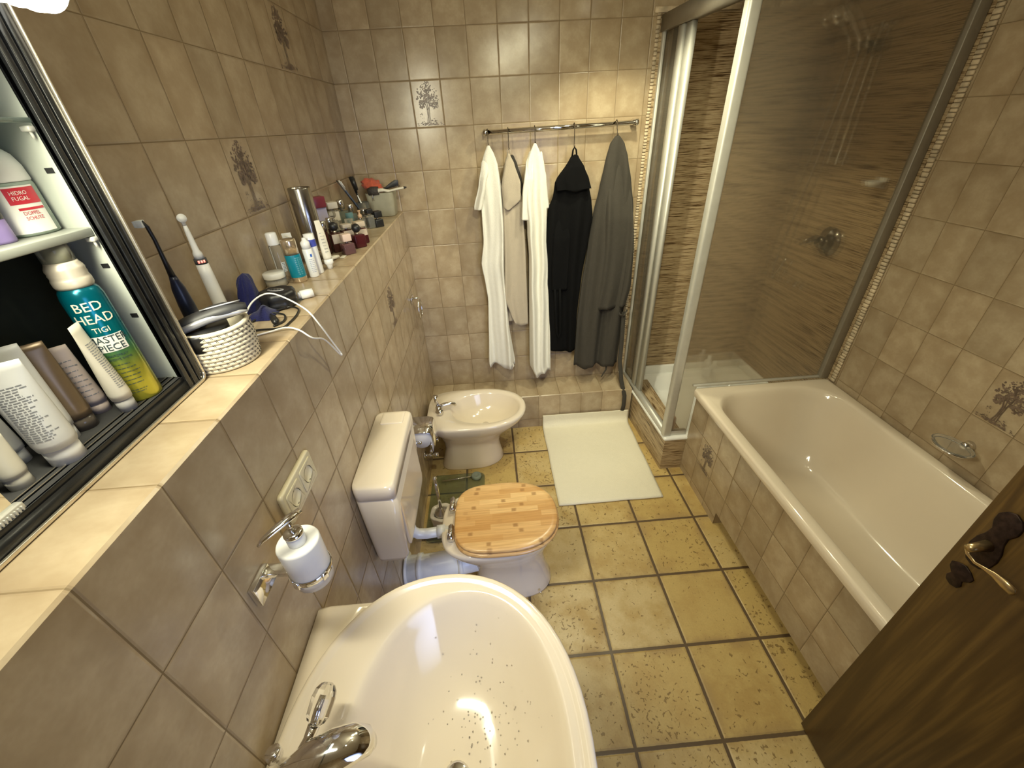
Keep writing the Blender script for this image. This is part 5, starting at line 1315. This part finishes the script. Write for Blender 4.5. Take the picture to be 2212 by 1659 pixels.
# ------------------------------------------------------------------ fittings on the tiled wall below the ledge
so = thing('double_socket', 'cream double power socket on the wall above the soap dispenser', 'socket', (0, -1.86, 1.195))
m_ivory = mat('ivory_socket', (.66, .59, .40), .35, var=.02)
Ms = Matrix(((0, 0, 1, .0005), (1, 0, 0, -1.859), (0, 1, 0, 1.195), (0, 0, 0, 1)))
b = B(); W2, H2 = .078, .0425
b.loft([[(x, y, z) for x, y, _ in rrect(-W2+i, W2-i, -H2+i, H2-i, .008, 0, 6, 4)] for i, z in ((0, 0), (0, .008), (.002, .0105), (.004, .011))], M=Ms); put('cover_plate', b, m_ivory, so)
for sx_ in (-.036, .036):
    b = B()
    ring = lambda r_, z: [(sx_ + r_*math.cos(2*PI*k/32), r_*math.sin(2*PI*k/32), z) for k in range(32)]
    sq_ = lambda s_, z: [(sx_ + x, y, z) for x, y, _ in rrect(-s_, s_, -s_, s_, .006, 0, 5, 3)]
    b.loft([sq_(.031, .0112), sq_(.031, .0128), sq_(.029, .0132), ring(.0205, .0132), ring(.0195, .0125), ring(.019, -.0), ring(.004, -.0)], M=Ms)
    so_i = put('socket_insert', b, m_ivory, so, sm=50)
    b = B(); b.mi = 0
    for yy in (-.0095, .0095): b.lathe([(.001, .0012), (.0026, .0012), (.0026, .0004)], sx_+yy, 0, 0, 12, Ms)
    put('contact_hole', b, m_black, so_i)
    b = B()
    for s_ in (1, -1): b.box(sx_-.003, sx_+.003, s_*.0185-.0018, s_*.0185+.0018, .0005, .0125, .0005, 1, Ms)
    put('earth_clip', b, m_steel, so_i)
sd = thing('soap_dispenser', 'white soap dispenser in a chrome wall holder near the washbasin', 'soap dispenser', (.072, -2.062, 1.13))
sx_, sy_, sz_ = .088, -2.050, 1.150
b = B(); b.lathe([(.001, -.022), (.030, -.022), (.035, -.018), (.0365, .008)], sx_, sy_, sz_, 40); put('glass_base', b, mat('frosted_glass', (.66, .60, .52), .3, trans=.25), sd)
b = B(); b.lathe([(.036, .0085), (.037, .010), (.038, .088), (.0365, .092), (.034, .0925), (.020, .0905), (.001, .0905)], sx_, sy_, sz_, 44); put('cup', b, m_white, sd)
b = B(); b.lathe([(.0162, .091), (.0162, .110), (.0155, .111), (.001, .111)], sx_, sy_, sz_, 32); put('pump_collar', b, m_white, sd)
b = B(); b.lathe([(.0165, .1112), (.017, .113), (.0165, .118), (.012, .120), (.001, .1205)], sx_, sy_, sz_, 32); b.tube([(sx_, sy_, sz_+.12), (sx_, sy_, sz_+.146)], .005, 14)
b.tube([(sx_+.016, sy_+.020, sz_+.151), (sx_+.004, sy_+.004, sz_+.152), (sx_-.010, sy_-.014, sz_+.150), (sx_-.028, sy_-.036, sz_+.146), (sx_-.034, sy_-.043, sz_+.140)], [.008, .0088, .0085, .0055, .0035], 14, flat=(.55, 1)); put('pump_head', b, m_chrome, sd, label='chrome pump head')
b = B(); b.lathe([(.0385, .006), (.0395, .007), (.0395, .017), (.0385, .018)], sx_, sy_, sz_, 40, cap=False)
b.box(.0005, sx_-.036, sy_-.012, sy_+.012, sz_+.006, sz_+.018, .001)
b.box(.0005, .012, sy_-.055, sy_+.002, sz_-.014, sz_+.034, .001); 
for a in (-1.9, -.55): b.box(.0375, .0425, -.006, .006, .004, .020, .001, 1, Matrix.Translation((sx_, sy_, sz_)) @ Euler((0, 0, a)).to_matrix().to_4x4())
put('wall_holder', b, m_chrome, sd, label='square chrome wall holder with ring')
tr_ = thing('towel_ring', 'small chrome towel ring on the left wall near the back corner', 'towel ring', (0, -.22, 1.0))
b = B(); b.box(.0005, .010, -.262, -.188, 1.005, 1.043, .003); b.tube([(.01, -.215, 1.025), (.040, -.215, 1.026)], .007, 12); put('wall_plate', b, m_chrome, tr_)
b = B(); b.tube([(.042 + .008*math.sin(a)*0, -.225 + .052*math.sin(a), .962 + .062*math.cos(a)) for a in [2*PI*k/36 for k in range(36)]], .006, 12, close=True); put('ring', b, m_chrome, tr_)
# toilet paper holder with roll
OX, OY, OZ = -.016, .113, -.142       # offset of the holder on the wall
def PUTX(name, b, m, parent=None, **k):
    for v in b.bm.verts: v.co += Vector((OX if v.co.x > .01 else 0, OY, OZ))
    return put(name, b, m, parent, **k)
ph = thing('paper_holder', 'chrome toilet paper holder with cover behind the cistern', 'paper holder', (0, -.84, .55))
m_chrd = mat('smoked_chrome', (.40, .37, .33), .14, 1.0, var=.1)
b = B(); b.box(.0005, .006, -1.03, -.90, .62, .72, .002)
b.loft([[(x, y, z) for y in (-1.035, -.895)] + [(x-.003*0, y, z-.003) for y in (-.895, -1.035)] for x, z in ((.004, .715), (.10, .715), (.124, .709), (.134, .695), (.139, .655), (.140, .620))]); PUTX('cover', b, m_chrome, ph, sm=50)
b = B(); b.tube([(.066, -1.03, .645), (.066, -.90, .645)], .008, 12); b.tube([(.006, -1.032, .66), (.066, -1.032, .645)], .005, 10); PUTX('arm', b, m_chrome, ph)
b = B(); b.tube([(.072, -1.022, .655), (.072, -.908, .655)], .050, 32); b.box(.1215, .124, -1.022, -.908, .575, .660)
o = PUTX('toilet_roll', b, mat('tissue', (.78, .74, .68), .9, var=.03, bump=.3, bscale=150), sm=50); tag(o, 'white toilet roll under the chrome cover of the paper holder', 'toilet roll')
# toilet brush set on a glass foot, with side arm
bs_ = thing('toilet_brush', 'toilet brush with chrome handle in a white holder beside the toilet', 'toilet brush', (.125, -1.075, 0))
b = B()
def hx(r_, z): return [(.125 + r_*(1+.05*math.cos(5*a+.4))*math.cos(a), -1.075 + r_*(1+.05*math.cos(5*a+.4))*math.sin(a), z) for a in [2*PI*k/40 for k in range(40)]]
b.loft([hx(.046, .012), hx(.052, .016), hx(.061, .145), hx(.062, .152), hx(.058, .154), hx(.042, .150), hx(.040, .14), hx(.036, .03)]); put('holder', b, mat('white_ceramic', (.72, .66, .58), .2), bs_, sm=50)
b = B(); b.lathe([(.001, 0), (.036, 0), (.038, .003), (.034, .012), (.014, .018), (.012, .04), (.001, .04)], .125, -1.075, .146, 28); put('lid', b, m_steel, bs_)
b = B(); b.tube([(.125, -1.075, .18), (.122, -1.063, .28), (.118, -1.050, .370)], [.0085, .0095, .0085], 16); b.sphere((.118, -1.049, .375), .0115, 3); put('handle', b, m_chrome, bs_)
gf = thing('glass_stand', 'round-cornered glass foot plate with chrome arm beside the toilet brush', 'stand', (.17, -.9, 0))
m_gplate = NT('green_plate_glass'); m_gplate.set(col=(.72, .80, .66), rough=.02, trans=.95, ior=1.35); m_gplate = m_gplate.m
b = B(); b.prism([(x, y) for x, y, _ in rrect(.02, .345, -1.15, -.66, .035, 0, 8, 3)], .004, .011, None, .001); put('foot_plate', b, m_gplate, gf)
b = B(); b.tube([(.085, -.722, .022), (.29, -.700, .022)], .0042, 12); put('side_arm', b, m_chrome, gf)
b = B(); b.lathe([(.001, 0), (.029, 0), (.031, .003), (.031, .018), (.026, .022), (.014, .022), (.012, .018), (.001, .018)], .295, -.700, .0115, 32); put('arm_disc', b, mat('sage_glass', (.36, .42, .36), .12, trans=.4), gf, label='frosted green disc')
# glass soap dish on the right wall
dsh = thing('soap_dish', 'clear glass soap dish on the right wall over the bath', 'soap dish', (XR, -1.455, .735))
b = B(); b.lathe([(.001, 0), (.040, .002), (.062, .012), (.066, .018), (.062, .018), (.04, .008), (.001, .006)], 0, 0, 0, 40, Matrix.Translation((XR-.075, -1.455, .715)) @ Matrix.Diagonal((.8, 1.1, 1, 1))); put('dish', b, m_clear, dsh)
b = B(); b.tube([(XR-.001, -1.455, .722), (XR-.03, -1.455, .722)], [.022, .012], 18); b.tube([(XR-.028 - .05 + .062*.75*math.cos(2*PI*k/36), -1.455 + .062*1.02*math.sin(2*PI*k/36), .724) for k in range(36)], .003, 8, close=True); put('wall_mount', b, m_chrome, dsh)
# ------------------------------------------------------------------ lights and camera
def area(name, loc, target, sx, sy, power, col):
    li = bpy.data.lights.new(name, 'AREA'); li.shape = 'RECTANGLE'; li.size = sx; li.size_y = sy
    li.energy = power; li.color = col
    o = bpy.data.objects.new(name, li); COL.objects.link(o); o.location = loc
    o.rotation_euler = (Vector(target) - Vector(loc)).to_track_quat('-Z', 'Y').to_euler(); return o
def point(name, loc, r, power, col):
    li = bpy.data.lights.new(name, 'POINT'); li.shadow_soft_size = r; li.energy = power; li.color = col
    o = bpy.data.objects.new(name, li); COL.objects.link(o); o.location = loc; return o
def spot(name, loc, target, ang, blend, power, col=None, r=.04):
    li = bpy.data.lights.new(name, 'SPOT'); li.spot_size = ang; li.spot_blend = blend; li.energy = power; li.shadow_soft_size = r
    li.color = col or WARM
    o = bpy.data.objects.new(name, li); COL.objects.link(o); o.location = loc
    o.rotation_euler = (Vector(target) - Vector(loc)).to_track_quat('-Z', 'Y').to_euler(); return o
WARM = (1.0, .95, .65)
# unseen ceiling rail, added to carry four fitted fill spots and an opal fill globe
CL = thing('added_spot_rail', 'unseen ceiling rail added to carry four fill spot heads and an opal fill globe', 'lamp', (.9, -1.25, ZC))
b = B(); b.tube([(1.22, -.45, ZC-.018), (.62, -2.12, ZC-.018)], .016, 14); put('rail', b, m_chrome, CL)
FILL_SPOTS = [((.90, -.90), (.90, -.90, 0), 2.2, .4, 34), ((1.15, -.55), (1.15, -.55, 0), 2.2, .4, 50), ((.70, -2.0), (.75, 0, .8), 1.3, .6, 60), ((1.0, -1.6), (1.5, 0, 1.0), 1.2, .6, 36)]  # added spots fitted to the room's brightness; first one at the ceiling lamp's place
m_fill_lens = emis('added_spot_lens', (1, .95, .72), 25.0)
for (sx_, sy_), tg, ang, bl, pw in FILL_SPOTS:
    P0 = Vector((sx_, sy_, ZC-.075)); Dd = (Vector(tg) - P0).normalized()
    b = B(); b.tube([(sx_, sy_, ZC-.004), P0 - Dd*.02], .006, 8); b.tube([P0 - Dd*.035, P0 - Dd*.02, P0 + Dd*.03], [.018, .030, .038], 20)
    hd = put('added_spot_head', b, m_chrome, CL)
    b = B(); b.tube([P0 + Dd*.0302, P0 + Dd*.0312], .034, 20); put('lens', b, m_fill_lens, hd)
    spot('fill_spot_light', P0 + Dd*.034, tg, ang, bl, pw)
b = B(); b.sphere((.85, -1.3, ZC-.09), .04, 3); put('fill_bulb', b, emis('fill_bulb_glow', (1, .95, .72), 7.0), CL)
point('fill_bulb_light', (.85, -1.3, ZC-.16), .03, 4.0, WARM)  # added point fill that lifts the upper walls
area('cabinet_light', (-.02, -2.0, 2.015), (.9, -.7, 1.25), .06, .5, 7.4, (1, .96, .72)).data.spread = math.radians(130)
area('cabinet_downlight', (-.02, -2.15, 2.015), (.42, -2.2, .9), .06, .5, 6.0, (1, .96, .72)).data.spread = math.radians(130)
area('doorway_daylight', (1.12, YN-.10, 1.0), (.2, -1.2, .62), .6, 1.7, 4.5, (.50, .62, 1.0)).data.spread = math.radians(75)
w = bpy.data.worlds.new('World'); w.use_nodes = True
w.node_tree.nodes['Background'].inputs[0].default_value = (.5, .55, .65, 1); w.node_tree.nodes['Background'].inputs[1].default_value = .02
SC.world = w
cam = bpy.data.cameras.new('Camera'); co = bpy.data.objects.new('Camera', cam); COL.objects.link(co)
cam.sensor_fit = 'HORIZONTAL'; cam.sensor_width = 36; cam.lens = 878.787/2212*36; cam.clip_start = .01
co.location = (.47962, -2.55079, 1.870605); co.rotation_euler = (1.0004192, .0455796, -.0663824)
SC.camera = co
vs = SC.view_settings
SC.display_settings.display_device = 'sRGB'
vs.view_transform = 'Standard'; vs.look = 'None'; vs.gamma = 1; vs.exposure = 0.0; vs.use_curve_mapping = False
try:
    SC.cycles.use_denoising = True
    SC.cycles.max_bounces = 10; SC.cycles.diffuse_bounces = 4; SC.cycles.transparent_max_bounces = 12
    SC.cycles.sample_clamp_indirect = 4.0
except Exception: pass
